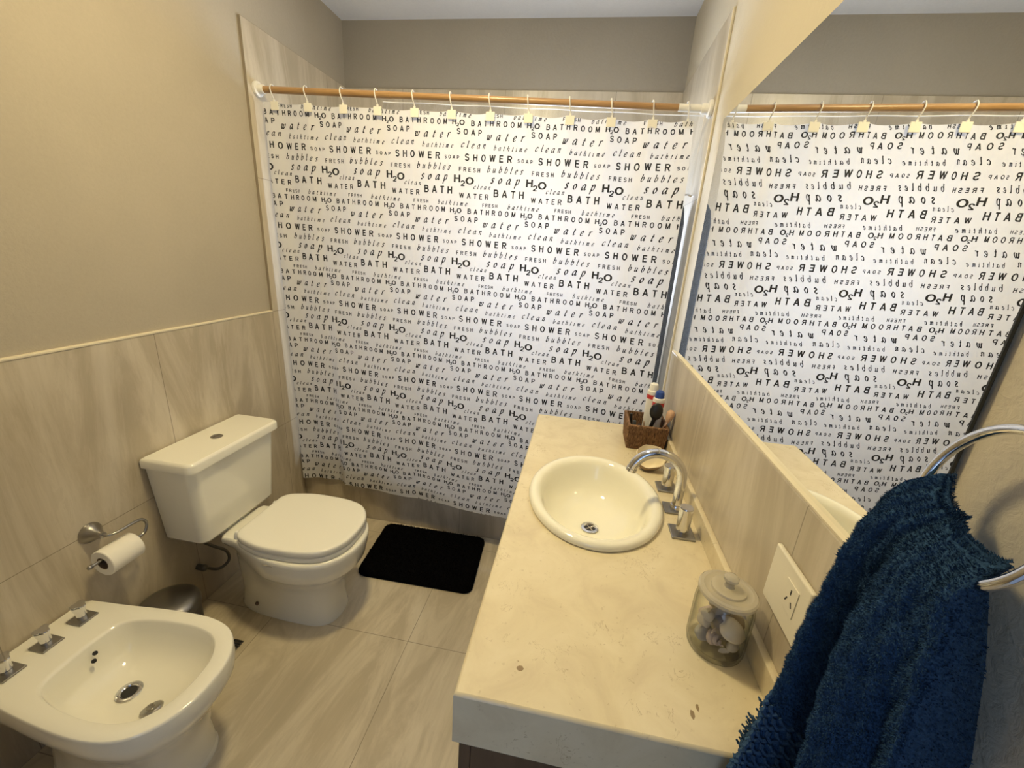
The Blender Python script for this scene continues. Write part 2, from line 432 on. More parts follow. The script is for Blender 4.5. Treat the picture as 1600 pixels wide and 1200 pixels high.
m_plate = mat('satin_chrome', (.36, .35, .33), .38, 1)
def plate(bm, cx, cy, z, s, h, rot=0, r=.002):
    b2 = new(); rbox(b2, -s, s, -s, s, 0, h, r); bmesh.ops.rotate(b2, verts=b2.verts, cent=(0, 0, 0), matrix=Matrix.Rotation(rot, 3, 'Z'))
    bmesh.ops.translate(b2, verts=b2.verts, vec=(cx, cy, z)); me = bpy.data.meshes.new('t'); b2.to_mesh(me); b2.free(); bm.from_mesh(me); bpy.data.meshes.remove(me)
def faucet():
    t = thing('basin_faucet', (1.822, 1.108, CZ), 'chrome basin faucet with curved spout and two cylinder handles on square plates', 'faucet')
    bx, by = 1.828, 1.110
    bm = new(); plate(bm, bx-.006, by, CZ, .028, .006)
    finish(bm, 'spout_plate', m_plate, t)
    bm = new(); lathe(bm, [(0, .006), (.0175, .006), (.0175, .016), (.0155, .019), (0, .019)], (bx, by, CZ), 28)
    R = .0705; cx = bx-R; zc = CZ+.098
    path = [(bx, by, CZ+.012), (bx, by, CZ+.05), (bx, by, CZ+.08)]
    for i in range(0, 22):
        a = PI*i/21*.93; path.append((cx+R*cos(a), by, zc+R*1.02*sin(a)))
    tp_ = Vector(path[-1]); td = (Vector(path[-1])-Vector(path[-2])).normalized(); path.append(tuple(tp_+td*.006))
    tube(bm, path, .0138, 20)
    lathe(bm, [(.0142, -.004), (.0152, -.003), (.0152, .006), (.0142, .007)], tp_+td*.002, 24, axisM(td))
    finish(bm, 'spout', m_chrome, t)
    for hy, nm in ((1.226, 'far'), (.999, 'near')):
        hx = 1.822
        bm = new(); plate(bm, hx, hy, CZ, .030, .006)
        p = finish(bm, 'handle_plate', m_plate, t)
        bm = new(); lathe(bm, [(0, .006), (.011, .006), (.011, .013), (.0172, .015), (.0176, .078), (.0165, .081), (0, .081)], (hx, hy, CZ), 32)
        finish(bm, 'handle', m_chrome, t)
faucet()

# seashell beside the faucet
def seashell():
    bm = new(); n = 28; rings_o = []; rings_i = []
    cx, cy, z0 = 1.778, 1.338, CZ
    prof = [(.25, .0), (.55, .006), (.8, .020), (.95, .034), (1.02, .046)]
    def rr(k, z, off):
        out = []
        for i in range(n):
            a = 2*PI*i/n; rx, ry = .052, .032
            rx *= 1+.18*cos(a); w_ = 1+.05*cos(7*a)*(k > .5)
            out.append(Vector((cx+(rx*k-off)*cos(a)*w_, cy+(ry*k-off*.8)*sin(a)*w_, z0+max(.0005, z*(1+.55*sin(a)))+.006*k*max(0, cos(a)))))
        return out
    o = [rr(k, z, 0) for k, z in prof]; i_ = [rr(k, z+.004, .004) for k, z in reversed(prof)]
    loft(bm, o+i_, True, True)
    bm.faces.ensure_lookup_table()
    for f in bm.faces:
        c = f.calc_center_median()
    o_ = finish(bm, 'seashell', [mat('shell_brown', (.30, .20, .10), .6), mat('shell_cream', (.82, .72, .50), .35)], None, True, 70)
    nf = len(prof)-1
    for k, f in enumerate(o_.data.polygons):
        if nf*n <= k < (2*nf+1)*n or k == (2*nf+1)*n+1: f.material_index = 1
    tag(o_, 'open seashell, cream inside and brown outside, behind the basin faucet', 'seashell')
seashell()

# ------------------------------------------------------------------ basket and its contents
def basket():
    x0b, x1b, y0b, y1b = 1.722, 1.853, 1.487, 1.625   # bottom
    x0t, x1t, y0t, y1t = 1.716, 1.860, 1.478, 1.634   # top
    h = .098
    def rect_ring(f, ins, z, amp):
        a = [x0b+(x0t-x0b)*f+ins, x1b+(x1t-x1b)*f-ins, y0b+(y0t-y0b)*f+ins, y1b+(y1t-y1b)*f-ins]
        pts = []; per = [(a[0], a[2]), (a[1], a[2]), (a[1], a[3]), (a[0], a[3])]; N = 156
        cx, cy = (a[0]+a[1])/2, (a[2]+a[3])/2
        for k in range(4):
            p, q = per[k], per[(k+1) % 4]
            for i in range(N):
                t = i/N; d = amp*abs(sin(PI*26*t+.9*sin(z*190+k)+.8*sin(k+z*61+t*9)))
                nx, ny = ((0, -1), (1, 0), (0, 1), (-1, 0))[k]
                corner = min(t, 1-t)*N
                pts.append(Vector((p[0]+(q[0]-p[0])*t+nx*d, p[1]+(q[1]-p[1])*t+ny*d, CZ+z)))
        return pts
    bm = new(); rr = [rect_ring(0, .004, 0, 0)]
    for i in range(25):
        f = i/24; rr.append(rect_ring(f, 0, .002+(h-.004)*f, .0028))
    rr.append(rect_ring(1, .001, h, .0006)); rr.append(rect_ring(1, .008, h, 0)); rr.append(rect_ring(0, .008, .008, 0))
    loft(bm, rr)
    o = finish(bm, 'wicker_basket', m_wicker, None, True, 80)
    tag(o, 'small square brown wicker basket at the far corner of the countertop', 'basket')
basket()
def can(name, x, y, ztop, label, front):
    t = thing(name, (x, y, CZ+.009), label, 'deodorant'); z0 = CZ+.009; hgt = ztop-z0
    bm = new(); lathe(bm, [(0, 0), (.0195, 0), (.021, .002), (.021, hgt-.062), (0, hgt-.062)], (x, y, z0), 28); finish(bm, 'can_body', m_white, t)
    bm = new(); lathe(bm, [(.0211, hgt-.062), (.0213, hgt-.0615), (.0213, hgt-.046), (.0211, hgt-.0455), (0, hgt-.0455), (0, hgt-.062)], (x, y, z0), 28, cap=False); finish(bm, 'red_band', m_red, t)
    bm = new(); lathe(bm, [(0, hgt-.0455), (.0215, hgt-.0455), (.0222, hgt-.042), (.021, hgt-.032), (.0175, hgt-.029), (0, hgt-.029)], (x, y, z0), 28); finish(bm, 'collar', m_white, t)
    bm = new(); lathe(bm, [(0, hgt-.029), (.017, hgt-.029), (.0168, hgt-.016), (.0145, hgt-.006), (.008, hgt-.0008), (0, hgt)], (x, y, z0), 28); finish(bm, 'cap', front, t)
can('spray_can', 1.804, 1.5925, 1.120, 'white and red spray can with white cap, rearmost in the basket', m_white)
can('spray_can', 1.8215, 1.5515, 1.105, 'white and red spray can with blue domed cap in the basket', m_blue)
t = thing('hairbrush', (1.80, 1.53, CZ+.01), 'black round-headed hairbrush standing in the basket before the blue-capped can', 'brush')
bm = new(); sphere(bm, (1.812, 1.515, 1.032), .024, 20, (1, .5, 1.4)); finish(bm, 'head', m_black, t)
bm = new(); tube(bm, [(1.795, 1.53, CZ+.0105), (1.803, 1.520, .97), (1.811, 1.515, 1.01)], [.006, .007, .008], 10); finish(bm, 'handle', m_black, t)
t = thing('makeup_brush', (1.81, 1.50, CZ+.01), 'rose gold makeup brush with peach bristles leaning against the wall', 'brush')
p0, p1 = Vector((1.822, 1.499, CZ+.025)), Vector((1.8545, 1.508, 1.000)); d = (p1-p0).normalized()
bm = new(); tube(bm, [p0, p0.lerp(p1, .5), p1], [.003, .0045, .006], 12); finish(bm, 'handle', m_rose, t)
bm = new(); lathe(bm, [(.006, 0), (.0115, .012), (.0145, .026), (.0135, .038), (.008, .045), (0, .047)], p1, 20, axisM(d+Vector((-.08, 0, 0)))); finish(bm, 'bristles', m_bristle, t)
m_smoke = mat('smoky_plastic', (.10, .11, .12), .2); m_tan = mat('tan_plastic', (.5, .37, .25), .5)
items = [('comb', (1.742, 1.585), (1.737, 1.597), .985, .0055, m_black, 'black comb handle standing at the left inside the basket', 'comb'),
         ('makeup_tube', (1.752, 1.545), (1.746, 1.556), .972, .008, m_smoke, 'smoky grey makeup tube leaning at the left inside the basket', 'tube'),
         ('mascara', (1.772, 1.54), (1.766, 1.55), .962, .0075, m_black, 'black mascara stick in the middle of the basket', 'mascara'),
         ('eyebrow_pencil', (1.785, 1.515), (1.774, 1.512), .990, .0035, m_tan, 'thin tan pencil sticking up before the hairbrush in the basket', 'pencil'),
         ('lipstick', (1.765, 1.506), (1.757, 1.506), .952, .0075, m_black, 'short black lipstick near the front of the basket', 'lipstick'),
         ('eyeliner', (1.745, 1.512), (1.760, 1.506), .955, .004, m_smoke, 'thin grey eyeliner leaning by the front of the basket', 'eyeliner'),
         ('nail_file', (1.836, 1.53), (1.839, 1.528), .968, .004, m_smoke, 'thin grey nail file standing at the right inside the basket', 'nail file')]
for nm, a, b, zt, r, mm, lab, cat in items:
    bm = new(); p0, p1 = Vector((*a, CZ+.009+r*.3)), Vector((*b, zt))
    L = (p1-p0).length; lathe(bm, [(0, 0), (r*.8, 0), (r, .002), (r, L*.55), (r*.9, L*.56), (r*.95, L*.97), (r*.6, L), (0, L)], p0, 14, axisM(p1-p0))
    tag(finish(bm, nm, mm), lab, cat)

# ------------------------------------------------------------------ glass jar with shells
JX, JY = 1.812, .664
def jar():
    t = thing('glass_jar', (JX, JY, CZ), 'clear glass jar of seashells with glass lid on the countertop', 'jar')
    bm = new(); out = [(0, 0), (.044, 0), (.0485, .003), (.0505, .012), (.0505, .095), (.0485, .108), (.0455, .116), (.0455, .1195)]
    inn = [(.0425, .1195), (.0425, .115), (.0458, .106), (.0472, .094), (.0472, .014), (.043, .008), (0, .008)]
    lathe(bm, out+inn, (JX, JY, CZ), 48, cap=False); finish(bm, 'body', m_glass, t, True, 60)
    bm = new(); lathe(bm, [(0, .1198), (.040, .1198), (.0475, .1198), (.0498, .122), (.0498, .128), (.047, .1305), (.041, .1315), (.039, .1305), (.030, .131), (.029, .1345), (.021, .136), (.019, .1355), (.010, .137), (0, .137)], (JX, JY, CZ), 48, cap=False)
    l = finish(bm, 'lid', m_lid, t, True, 30)
    bm = new(); lathe(bm, [(0, .137), (.009, .137), (.0075, .141), (.0085, .146), (.0125, .151), (.0125, .156), (.009, .160), (.004, .161), (0, .161)], (JX, JY, CZ), 24, cap=False)
    finish(bm, 'knob', m_lid, l)
def lid_glass():
    M = mat('frosted_glass', (.62, .56, .44), .08, Coat_Weight=.5); t = NT(M)
    tr = t.new('ShaderNodeBsdfTransparent'); tr.inputs[0].default_value = (.9, .9, .86, 1)
    mx = t.new('ShaderNodeMixShader'); mx.inputs[0].default_value = .55
    t.link(tr.outputs[0], mx.inputs[1]); t.link(t.b.outputs[0], mx.inputs[2]); t.link(mx.outputs[0], t.n['Material Output'].inputs[0])
    return M
m_lid = lid_glass(); jar()
def shell_bm(c, size, kind, M):
    bm = new()
    if kind == 'scallop':
        n = 41
        rs = []
        for k in range(9):
            f = k/8; r = size*(.08+.92*f); pts = []
            for i in range(n):
                a = -1.15+2.3*i/(n-1); rid = 1+.05*abs(sin(9*a))*f
                pts.append(Vector((r*rid*sin(a), r*rid*cos(a)-size*.5, size*.33*sin(PI*.5*(1-f*f*.95))+.02*size*cos(18*a)*f)))
            back = [Vector((p.x*.97, p.y*.97, p.z-.06*size)) for p in reversed(pts)]
            rs.append(pts+back)
        loft(bm, rs)
    elif kind == 'spiral':
        n = 16; path = []; rr = []
        for i in range(70):
            f = i/69; a = f*7*PI; R = size*.42*(1-f)**1.1
            path.append(Vector((R*cos(a), R*sin(a), size*(f*1.25-.5)))); rr.append(max(size*.30*(1-f)**1.0, .0006))
        tube(bm, path, rr, 12)
    else:
        bmesh.ops.create_icosphere(bm, subdivisions=3, radius=size)
        sd = random.random()*9
        for v in bm.verts:
            p = v.co/size; d = 1+.12*sin(3*p.x+sd)+.1*sin(4*p.y+2*sd)+.08*sin(5*p.z+sd)
            v.co = Vector((p.x*1.1, p.y*.8, p.z*.62))*size*d
    bmesh.ops.transform(bm, matrix=Matrix.Translation(c) @ M.to_4x4(), verts=bm.verts)
    return bm
m_sh = [mat('shell_white', (.70, .63, .53), .35), mat('shell_mauve', (.50, .40, .37), .4), mat('stone_grey', (.42, .40, .38), .6), mat('shell_tan', (.52, .42, .28), .6), mat('shell_dark', (.22, .17, .12), .6), mat('coral_beige', (.58, .52, .43), .85)]
from mathutils import Euler
SH = [('seashell', (-.008, -.022, .033), .021, 'spiral', 1, (1.4, .3, .5), 'mauve ridged spiral seashell low at the front in the glass jar'),
      ('seashell', (.014, -.024, .062), .021, 'pebble', 0, (.2, .5, -.3), 'smooth white shell at the front of the glass jar'),
      ('seashell', (-.012, -.016, .088), .024, 'scallop', 3, (-.9, .3, .4), 'tan fan shell near the top of the glass jar'),
      ('coral', (-.026, .002, .055), .016, 'pebble', 5, (.5, 1.1, .3), 'rough beige coral lump at the left in the glass jar'),
      ('coral', (-.026, -.003, .026), .015, 'pebble', 2, (1.1, .1, .6), 'grey coral lump at the lower left in the glass jar'),
      ('seashell', (.024, .002, .026), .017, 'pebble', 4, (.3, .3, .9), 'dark brown shell at the lower right in the glass jar'),
      ('seashell', (.026, .006, .058), .016, 'pebble', 3, (1.2, .3, .1), 'tan rounded shell at the right in the glass jar'),
      ('seashell', (.024, -.004, .088), .016, 'scallop', 0, (-.6, .6, -.4), 'small white fan shell near the top right in the glass jar'),
      ('seashell', (0, .026, .04), .02, 'pebble', 1, (.3, .2, .1), 'mauve shell at the back of the glass jar'),
      ('seashell', (-.002, .024, .078), .018, 'pebble', 5, (.5, .2, .7), 'beige shell high at the back of the glass jar'),
      ('seashell', (.002, -.006, .050), .022, 'pebble', 4, (.2, .9, .4), 'dark brown shell in the middle of the glass jar'),
      ('coral', (-.030, -.012, .078), .012, 'pebble', 5, (.7, .4, .2), 'pale coral bit high at the left in the glass jar'),
      ('seashell', (-.018, -.030, .058), .012, 'scallop', 1, (-1.1, .4, .9), 'small mauve fan shell at the front left of the glass jar'),
      ('seashell', (.010, .004, .096), .015, 'spiral', 3, (.9, .8, .2), 'tan spiral seashell on top of the heap in the glass jar'),
      ('seashell', (.020, -.028, .034), .012, 'pebble', 5, (.1, .2, .8), 'small beige shell at the front right of the glass jar'),
      ('seashell', (.006, -.03, .018), .011, 'scallop', 0, (-1.2, .2, .2), 'tiny white fan shell on the bottom of the glass jar')]
for nm, c, s, k, mi, e, lab in SH:
    bm = shell_bm(Vector((JX+c[0], JY+c[1], CZ+c[2])), s*1.12, k, Euler(e).to_matrix())
    # keep everything inside the glass
    for v in bm.verts:
        d = Vector((v.co.x-JX, v.co.y-JY)); 
        if d.length > .0455: d *= .0455/d.length; v.co.x, v.co.y = JX+d.x, JY+d.y
        v.co.z = max(v.co.z, CZ+.0085)
    tag(finish(bm, nm, m_sh[mi], None, True, 60), lab, 'seashell' if nm == 'seashell' else 'coral')

# ------------------------------------------------------------------ outlet
t = thing('power_outlet', (1.879, .612, 1.066), 'ivory power outlet plate on the splashback beside the blue towel', 'outlet')
bm = new(); rbox(bm, 1.871, 1.8798, .553, .672, 1.013, 1.121, .003, 3); finish(bm, 'plate', m_ivory, t)
bm = new(); rbox(bm, 1.8695, 1.872, .578, .616, 1.048, 1.098, .0008); finish(bm, 'socket_module', m_ivory, t)
for (y, z, a) in ((.604, 1.066, .5), (.588, 1.066, -.5), (.596, 1.084, 0)):
    bm = new(); b2 = box(bm, 1.8690, 1.8697, y-.0012, y+.0012, z-.0045, z+.0045)
    bmesh.ops.rotate(bm, verts=bm.verts, cent=(1.8695, y, z), matrix=Matrix.Rotation(a, 3, 'X')); finish(bm, 'slot', m_dark, t, False)

# ------------------------------------------------------------------ toilet
def outline(half, yc, n=64):
    """half: list of (x, half width) from back to front; closed outline around y = yc"""
    pts = [(x, yc-h, 0) for x, h in half]+[(x, yc+h, 0) for x, h in reversed(half) if h > 1e-6]
    return catmull(pts, n, True)
def at(ring_, z, sx=1, sy=1, cx=0, cy=0, dx=0):
    return [Vector((cx+(p.x-cx)*sx+dx, cy+(p.y-cy)*sy, z)) for p in ring_]
def rrect(x0, x1, y0, y1, r, z, n=8, rb=None):
    """rounded rectangle ring; r = front (x1) radius, rb = back radius"""
    rb = r if rb is None else rb; out = []
    for (cx, cy, a0, q) in ((x1-r, y1-r, 0, r), (x0+rb, y1-rb, 90, rb), (x0+rb, y0+rb, 180, rb), (x1-r, y0+r, 270, r)):
        for i in range(n+1):
            a = rad(a0+90*i/n); out.append(Vector((cx+q*cos(a), cy+q*sin(a), z)))
    return out
def toilet():
    yc = 1.318
    t = thing('toilet', (.4, yc, 0), 'ivory close-coupled toilet with closed lid against the tiled wall', 'toilet')
    # tank
    bm = new(); rs = []
    for z, k in ((.403, .014), (.407, .005), (.417, 0), (.735, 0)):
        f = (z-.403)/.332
        rs.append(rrect(.004+k*.5, .176+.020*f-k, 1.128-.022*f+k, 1.508+.022*f-k, .034, z, 8, .006))
    loft(bm, rs); finish(bm, 'tank', m_ceramic, t)
    bm = new(); rs = []
    for z, k in ((.7355, .004), (.738, .0), (.764, 0), (.771, .003), (.775, .010)):
        rs.append(rrect(.002+k, .214-k, 1.092+k, 1.545-k, .03, z, 8, .008))
    loft(bm, rs); lid = finish(bm, 'tank_lid', m_ceramic, t, True, 50)
    bm = new(); lathe(bm, [(0, .7752), (.0215, .7752), (.0215, .7765), (.019, .778), (0, .778)], (.108, 1.318, 0), 32); b_ = finish(bm, 'flush_button', m_satin, lid)
    bm = new(); rbox(bm, .107, .109, 1.300, 1.336, .7779, .7784, .0002, 1); finish(bm, 'button_split', m_dark, b_)
    # bowl and foot in one ceramic body
    rim = outline([(.16, .10), (.22, .118), (.30, .150), (.38, .178), (.47, .19), (.56, .186), (.64, .157), (.69, .105), (.715, .04)], yc)
    foot = outline([(.150, .025), (.175, .060), (.25, .088), (.36, .098), (.46, .100), (.54, .096), (.588, .070), (.606, .026)], yc)
    bm = new(); cx = .42
    def blend(f, z, s=1.0, sx=1.0):
        out = []
        for a, b in zip(rim, foot):
            g = f
            if z < .352: k = min(max((.40-a.x)/.2, 0), 1)*min(1, (.352-z)/.06); g = f+(1-f)*k*.9
            out.append(Vector((cx+((a.x*(1-g)+b.x*g)-cx)*sx, yc+((a.y*(1-g)+b.y*g)-yc)*s, z)))
        return out
    rs = [blend(1, 0, 1.03, 1.02), blend(1, .006, 1.03, 1.02), blend(1, .016, 1, 1), blend(1, .09, .95, .97), blend(.93, .15, .98, .97), blend(.75, .20, 1.0, .985), blend(.45, .245, 1.0, .99), blend(.22, .275, .985, .99), blend(.14, .288, 1.0, .995),
          blend(.04, .335, .995, .995), blend(0, .368), blend(0, .382), blend(0, .388, .985, .99), blend(0, .39, .95, .97)]
    loft(bm, rs); bowl = finish(bm, 'bowl', m_ceramic, t, True, 70)
    # neck under the tank
    bm = new(); loft(bm, [rrect(.06, .15, yc-.06, yc+.06, .02, .345), rrect(.05, .155, yc-.08, yc+.08, .03, .389), rrect(.04, .155, yc-.09, yc+.09, .03, .4028)]); finish(bm, 'tank_shelf', m_ceramic, t)
    seat_o = outline([(.256, .100), (.260, .130), (.285, .157), (.38, .183), (.47, .186), (.56, .180), (.63, .158), (.675, .112), (.698, .05)], yc+.006)
    c = Vector((.47, yc+.006, 0))
    def sc(z, k): return [Vector((c.x+(p.x-c.x)*k, c.y+(p.y-c.y)*k, z)) for p in seat_o]
    bm = new(); loft(bm, [sc(.3905, .97), sc(.393, .99), sc(.402, 1.0), sc(.412, .995), sc(.4135, .975)]); finish(bm, 'seat', m_seat, t, True, 60)
    bm = new(); loft(bm, [sc(.4142, .965), sc(.416, .985), sc(.420, 1.0), sc(.436, .998), sc(.4405, .985), sc(.442, .965), sc(.4425, .90)]); finish(bm, 'seat_lid', m_seat, t, True, 60)
    for s in (-1, 1):
        bm = new(); lathe(bm, [(0, .389), (.013, .389), (.013, .402), (.010, .414), (.006, .420), (0, .421)], (.236, yc+.006+s*.108, 0), 18); tube(bm, [(.236, yc+.006+s*.108, .405), (.285, yc+.006+s*.108, .405)], .008, 10); finish(bm, 'hinge', m_white, t)
    bm = new(); lathe(bm, [(0, -.004), (.008, -.004), (.008, .002), (.005, .004), (0, .0045)], (.27, yc-.0965, .055), 14, axisM((0, -1, .05))); finish(bm, 'fixing_bolt', m_card, t)
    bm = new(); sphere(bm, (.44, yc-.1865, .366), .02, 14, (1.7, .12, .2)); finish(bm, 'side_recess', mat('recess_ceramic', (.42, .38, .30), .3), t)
    path = catmull([(.07, 1.19, .445), (.06, 1.205, .36), (.045, 1.27, .27), (.04, 1.335, .19), (.04, 1.34, .135), (.035, 1.29, .13), (.022, 1.235, .18)], 40)
    bm = new(); tube(bm, path, .0065, 10); finish(bm, 'supply_hose', m_hose, t)
    bm = new(); tube(bm, [(0.0005, 1.228, .186), (.03, 1.228, .186)], .013, 14); sphere(bm, (.03, 1.228, .186), .015, 12); finish(bm, 'valve', m_hose, t)
toilet()

# ------------------------------------------------------------------ bidet
def bidet():
    yc = .692
    t = thing('bidet', (.3, yc, 0), 'ivory ceramic bidet with three chrome taps beside the waste bin', 'bidet')
    rim = outline([(.004, .05), (.004, .11), (.005, .140), (.014, .151), (.06, .156), (.15, .163), (.25, .174), (.36, .182), (.45, .181), (.53, .160), (.585, .110), (.612, .045)], yc, 72)
    inn = outline([(.190, .055), (.205, .105), (.26, .128), (.35, .140), (.44, .140), (.51, .120), (.55, .075), (.563, .03)], yc, 72)
    foot = outline([(.09, .07), (.16, .098), (.26, .104), (.36, .106), (.44, .102), (.49, .085), (.515, .035)], yc, 72)
    # align starts
    def mixr(a, b, f, z): return [Vector((p.x*(1-f)+q.x*f, p.y*(1-f)+q.y*f, z)) for p, q in zip(a, b)]
    def sc(r, z, k, cx=.33): return [Vector((cx+(p.x-cx)*k, yc+(p.y-yc)*k, z)) for p in r]
    def clampx(r): return [Vector((max(p.x, .001), p.y, p.z)) for p in r]
    rs = [sc(foot, 0, 1.02), sc(foot, .012, 1.02), sc(foot, .02, 1), sc(foot, .1, .96), mixr(rim, foot, .92, .16), mixr(rim, foot, .7, .215), mixr(rim, foot, .40, .262), mixr(rim, foot, .16, .298), mixr(rim, foot, .03, .325), sc(rim, .345, 1.0), sc(rim, .383, 1.0), sc(rim, .3895, .992), sc(rim, .391, .98),
          mixr(rim, inn, .5, .3912), mixr(rim, inn, .94, .3908), sc(inn, .389, 1.0, .38), sc(inn, .383, .985, .38), sc(inn, .35, .95, .375), sc(inn, .315, .885, .365), sc(inn, .292, .76, .355), sc(inn, .278, .55, .34), sc(inn, .271, .3, .33), sc(inn, .270, .17, .33)]
    bm = new(); loft(bm, [clampx(r) for r in rs]); finish(bm, 'basin', m_ceramic, t, True, 70)
    dx, dy, dz = .325, yc, .2705
    bm = new(); lathe(bm, [(0, 0), (.0315, 0), (.032, .003), (.0285, .0045), (.022, .0045), (.019, .0015), (0, .0015)], (dx, dy, dz), 32, cap=False); d = finish(bm, 'drain', m_chrome, t)
    bm = new(); lathe(bm, [(0, .0016), (.0185, .0016), (.0185, .0022), (0, .0022)], (dx, dy, dz), 24, cap=False); finish(bm, 'drain_hole', m_dark, d)
    for k, (y, z) in enumerate(((.700, .352), (.712, .366))):
        bm = new(); lathe(bm, [(0, -.002), (.0062, -.002), (.006, .0015), (0, .0015)], (.2155-.0078*k, y, z), 14, axisM((1, 0, .6))); finish(bm, 'overflow_hole', m_dark, t)
    for ty in (.602, .690, .781):
        tx = .078
        bm = new(); plate(bm, tx, ty, .3915, .0265, .005)
        tp = finish(bm, 'tap', m_plate, t)
        bm = new(); lathe(bm, [(0, .005), (.012, .005), (.012, .013), (0, .013)], (tx, ty, .3915), 20)
        finish(bm, 'stem', m_chrome, tp)
        bm = new(); rs = []
        for z, r in ((.013, .009), (.016, .0135), (.030, .0130), (.046, .0155), (.054, .0175), (.056, .0165)):
            pts = []
            for i in range(48):
                a = 2*PI*i/48+.4; k = r*(1+.22*cos(3*a)*min(1, max(0, (z-.016)/.03))); pts.append(Vector((tx+k*cos(a), ty+k*sin(a), .3915+z)))
            rs.append(pts)
        loft(bm, rs); finish(bm, 'knob', m_chrome, tp, True, 40)
bidet()
bm = new(); lathe(bm, [(0, 0), (.026, 0), (.0275, .004), (.025, .008), (.016, .010), (.010, .0095), (.0085, .016), (.005, .0175), (0, .0175)], (.452, .652, .2935), 28, axisM((-.35, .16, .92)), cap=False)
tag(finish(bm, 'drain_stopper', m_satin), 'round metal drain stopper lying in the bidet bowl near its front rim', 'stopper')

# ------------------------------------------------------------------ toilet paper
t = thing('toilet_paper_holder', (0.001, .918, .60), 'brushed metal toilet paper holder with curled arm on the left wall', 'paper holder')
bm = new(); lathe(bm, [(0, 0), (.034, 0), (.034, .004), (.026, .016), (.015, .032), (.011, .045), (.0105, .052), (0, .052)], (0.0006, .905, .602), 32, axisM((1, 0, 0))); finish(bm, 'mount', m_satin, t)
AX, AZ = .078, .540
path = catmull([(.046, .905, .602), (.066, .907, .602), (.078, .930, .602), (.078, .975, .602), (.078, 1.006, .596), (.078, 1.018, .571), (.078, 1.006, .546), (.078, .98, .540), (.078, .90, .540), (.078, .835, .540)], 70)
bm = new(); tube(bm, path, .0048, 12); sphere(bm, (.078, .833, .540), .0075, 14); finish(bm, 'arm', m_satin, t)
t = thing('toilet_roll', (AX, .918, .53), 'white toilet paper roll on the curled metal holder', 'toilet paper')
def cyl_y(bm, prof):
    lathe(bm, prof, (AX, .866, .5265), 48, axisM((0, 1, 0)), cap=False)
bm = new(); cyl_y(bm, [(.0215, 0), (.0425, 0), (.0445, .002), (.0445, .098), (.0425, .10), (.0215, .10), (.0215, 0)]); finish(bm, 'paper', m_paper, t)
bm = new(); cyl_y(bm, [(.0185, .0005), (.0213, .0005), (.0213, .0995), (.0185, .0995), (.0185, .0005)]); finish(bm, 'cardboard_core', m_card, t)

# ------------------------------------------------------------------ waste bin
t = thing('pedal_bin', (.125, .99, 0), 'small round steel pedal bin in the corner between bidet and toilet', 'bin')
bm = new(); lathe(bm, [(0, 0), (.094, 0), (.096, .004), (.096, .018), (0, .018)], (.125, .99, 0), 48); finish(bm, 'base_ring', m_black, t)
bm = new(); lathe(bm, [(0, .018), (.094, .018), (.094, .225), (0, .225)], (.125, .99, 0), 48); finish(bm, 'body', m_bin, t)
bm = new(); lathe(bm, [(0, .2255), (.0975, .2255), (.099, .229), (.099, .243), (.096, .252), (.085, .261), (.06, .270), (.03, .274), (0, .275)], (.125, .99, 0), 48); finish(bm, 'lid', m_bin, t)
bm = new(); rbox(bm, .21, .245, .975, 1.005, .004, .012, .002); finish(bm, 'pedal', m_black, t)
# floor drain grate
bm = new(); rbox(bm, .268, .312, 1.050, 1.094, 0.0002, .003, .001); 
t = thing('floor_drain', (.29, 1.072, 0), 'small square dark floor drain grate between bidet and toilet', 'drain')
finish(bm, 'frame', m_satin, t)
bm = new()
for k in range(4): box(bm, .272, .308, 1.0545+k*.0095, 1.0605+k*.0095, .0029, .0034)
finish(bm, 'slot', m_dark, t, False)

# ------------------------------------------------------------------ bath mat
def bath_mat():
    bm = new(); P = [(.555, 1.520), (1.135, 1.530), (1.112, 1.928), (.532, 1.915)]
    def q(u, v): 
        a = Vector(P[0]).lerp(Vector(P[1]), u); b = Vector(P[3]).lerp(Vector(P[2]), u); return a.lerp(b, v)
    base = []
    n = 10; r = .07
    for (cu, cv, a0) in ((1-r, 1-r*1.45, 0), (r, 1-r*1.45, 90), (r, r*1.45, 180), (1-r, r*1.45, 270)):
        for i in range(n+1):
            a = rad(a0+90*i/n); base.append((cu+r*cos(a), cv+r*1.45*sin(a)))
    def rg(z, k, nz=0): 
        out = []
        for i, (u, v) in enumerate(base):
            p = q(.5+(u-.5)*k, .5+(v-.5)*k); out.append(Vector((p.x, p.y, z)))
        return out
    loft(bm, [rg(.0003, .985), rg(.006, 1.0), rg(.016, 1.0), rg(.019, .985), rg(.020, .95), rg(.020, .5)])
    # pile tufts
    for k in range(9000):
        u, v = random.random(), random.random()
        if k < 2200:
            e = random.choice((0, 1, 2, 3)); s = random.random(); u, v = ((s, .004), (s, .996), (.004, s), (.996, s))[e]
        du, dv = max(0, max(r-u, u-1+r)), max(0, max(r*1.45-v, v-1+r*1.45))
        if (du/r)**2+(dv/(r*1.45))**2 > .98: continue
        p = q(u, v); a = random.random()*6.28; L = .007; z = .0185 if k >= 2200 else random.uniform(.004, .018)
        o = Vector((cos(a), sin(a), 0))*.0022; tip = Vector((random.uniform(-.005, .005), random.uniform(-.005, .005), L if k >= 2200 else random.uniform(0, .004)))
        b = Vector((p.x, p.y, z))
        bm.faces.new([bm.verts.new(b-o), bm.verts.new(b+o), bm.verts.new(b+tip)])
    o = finish(bm, 'bath_mat', m_mat, None, True, 80)
    tag(o, 'black fluffy rectangular bath mat on the floor before the shower', 'bath mat')
bath_mat()

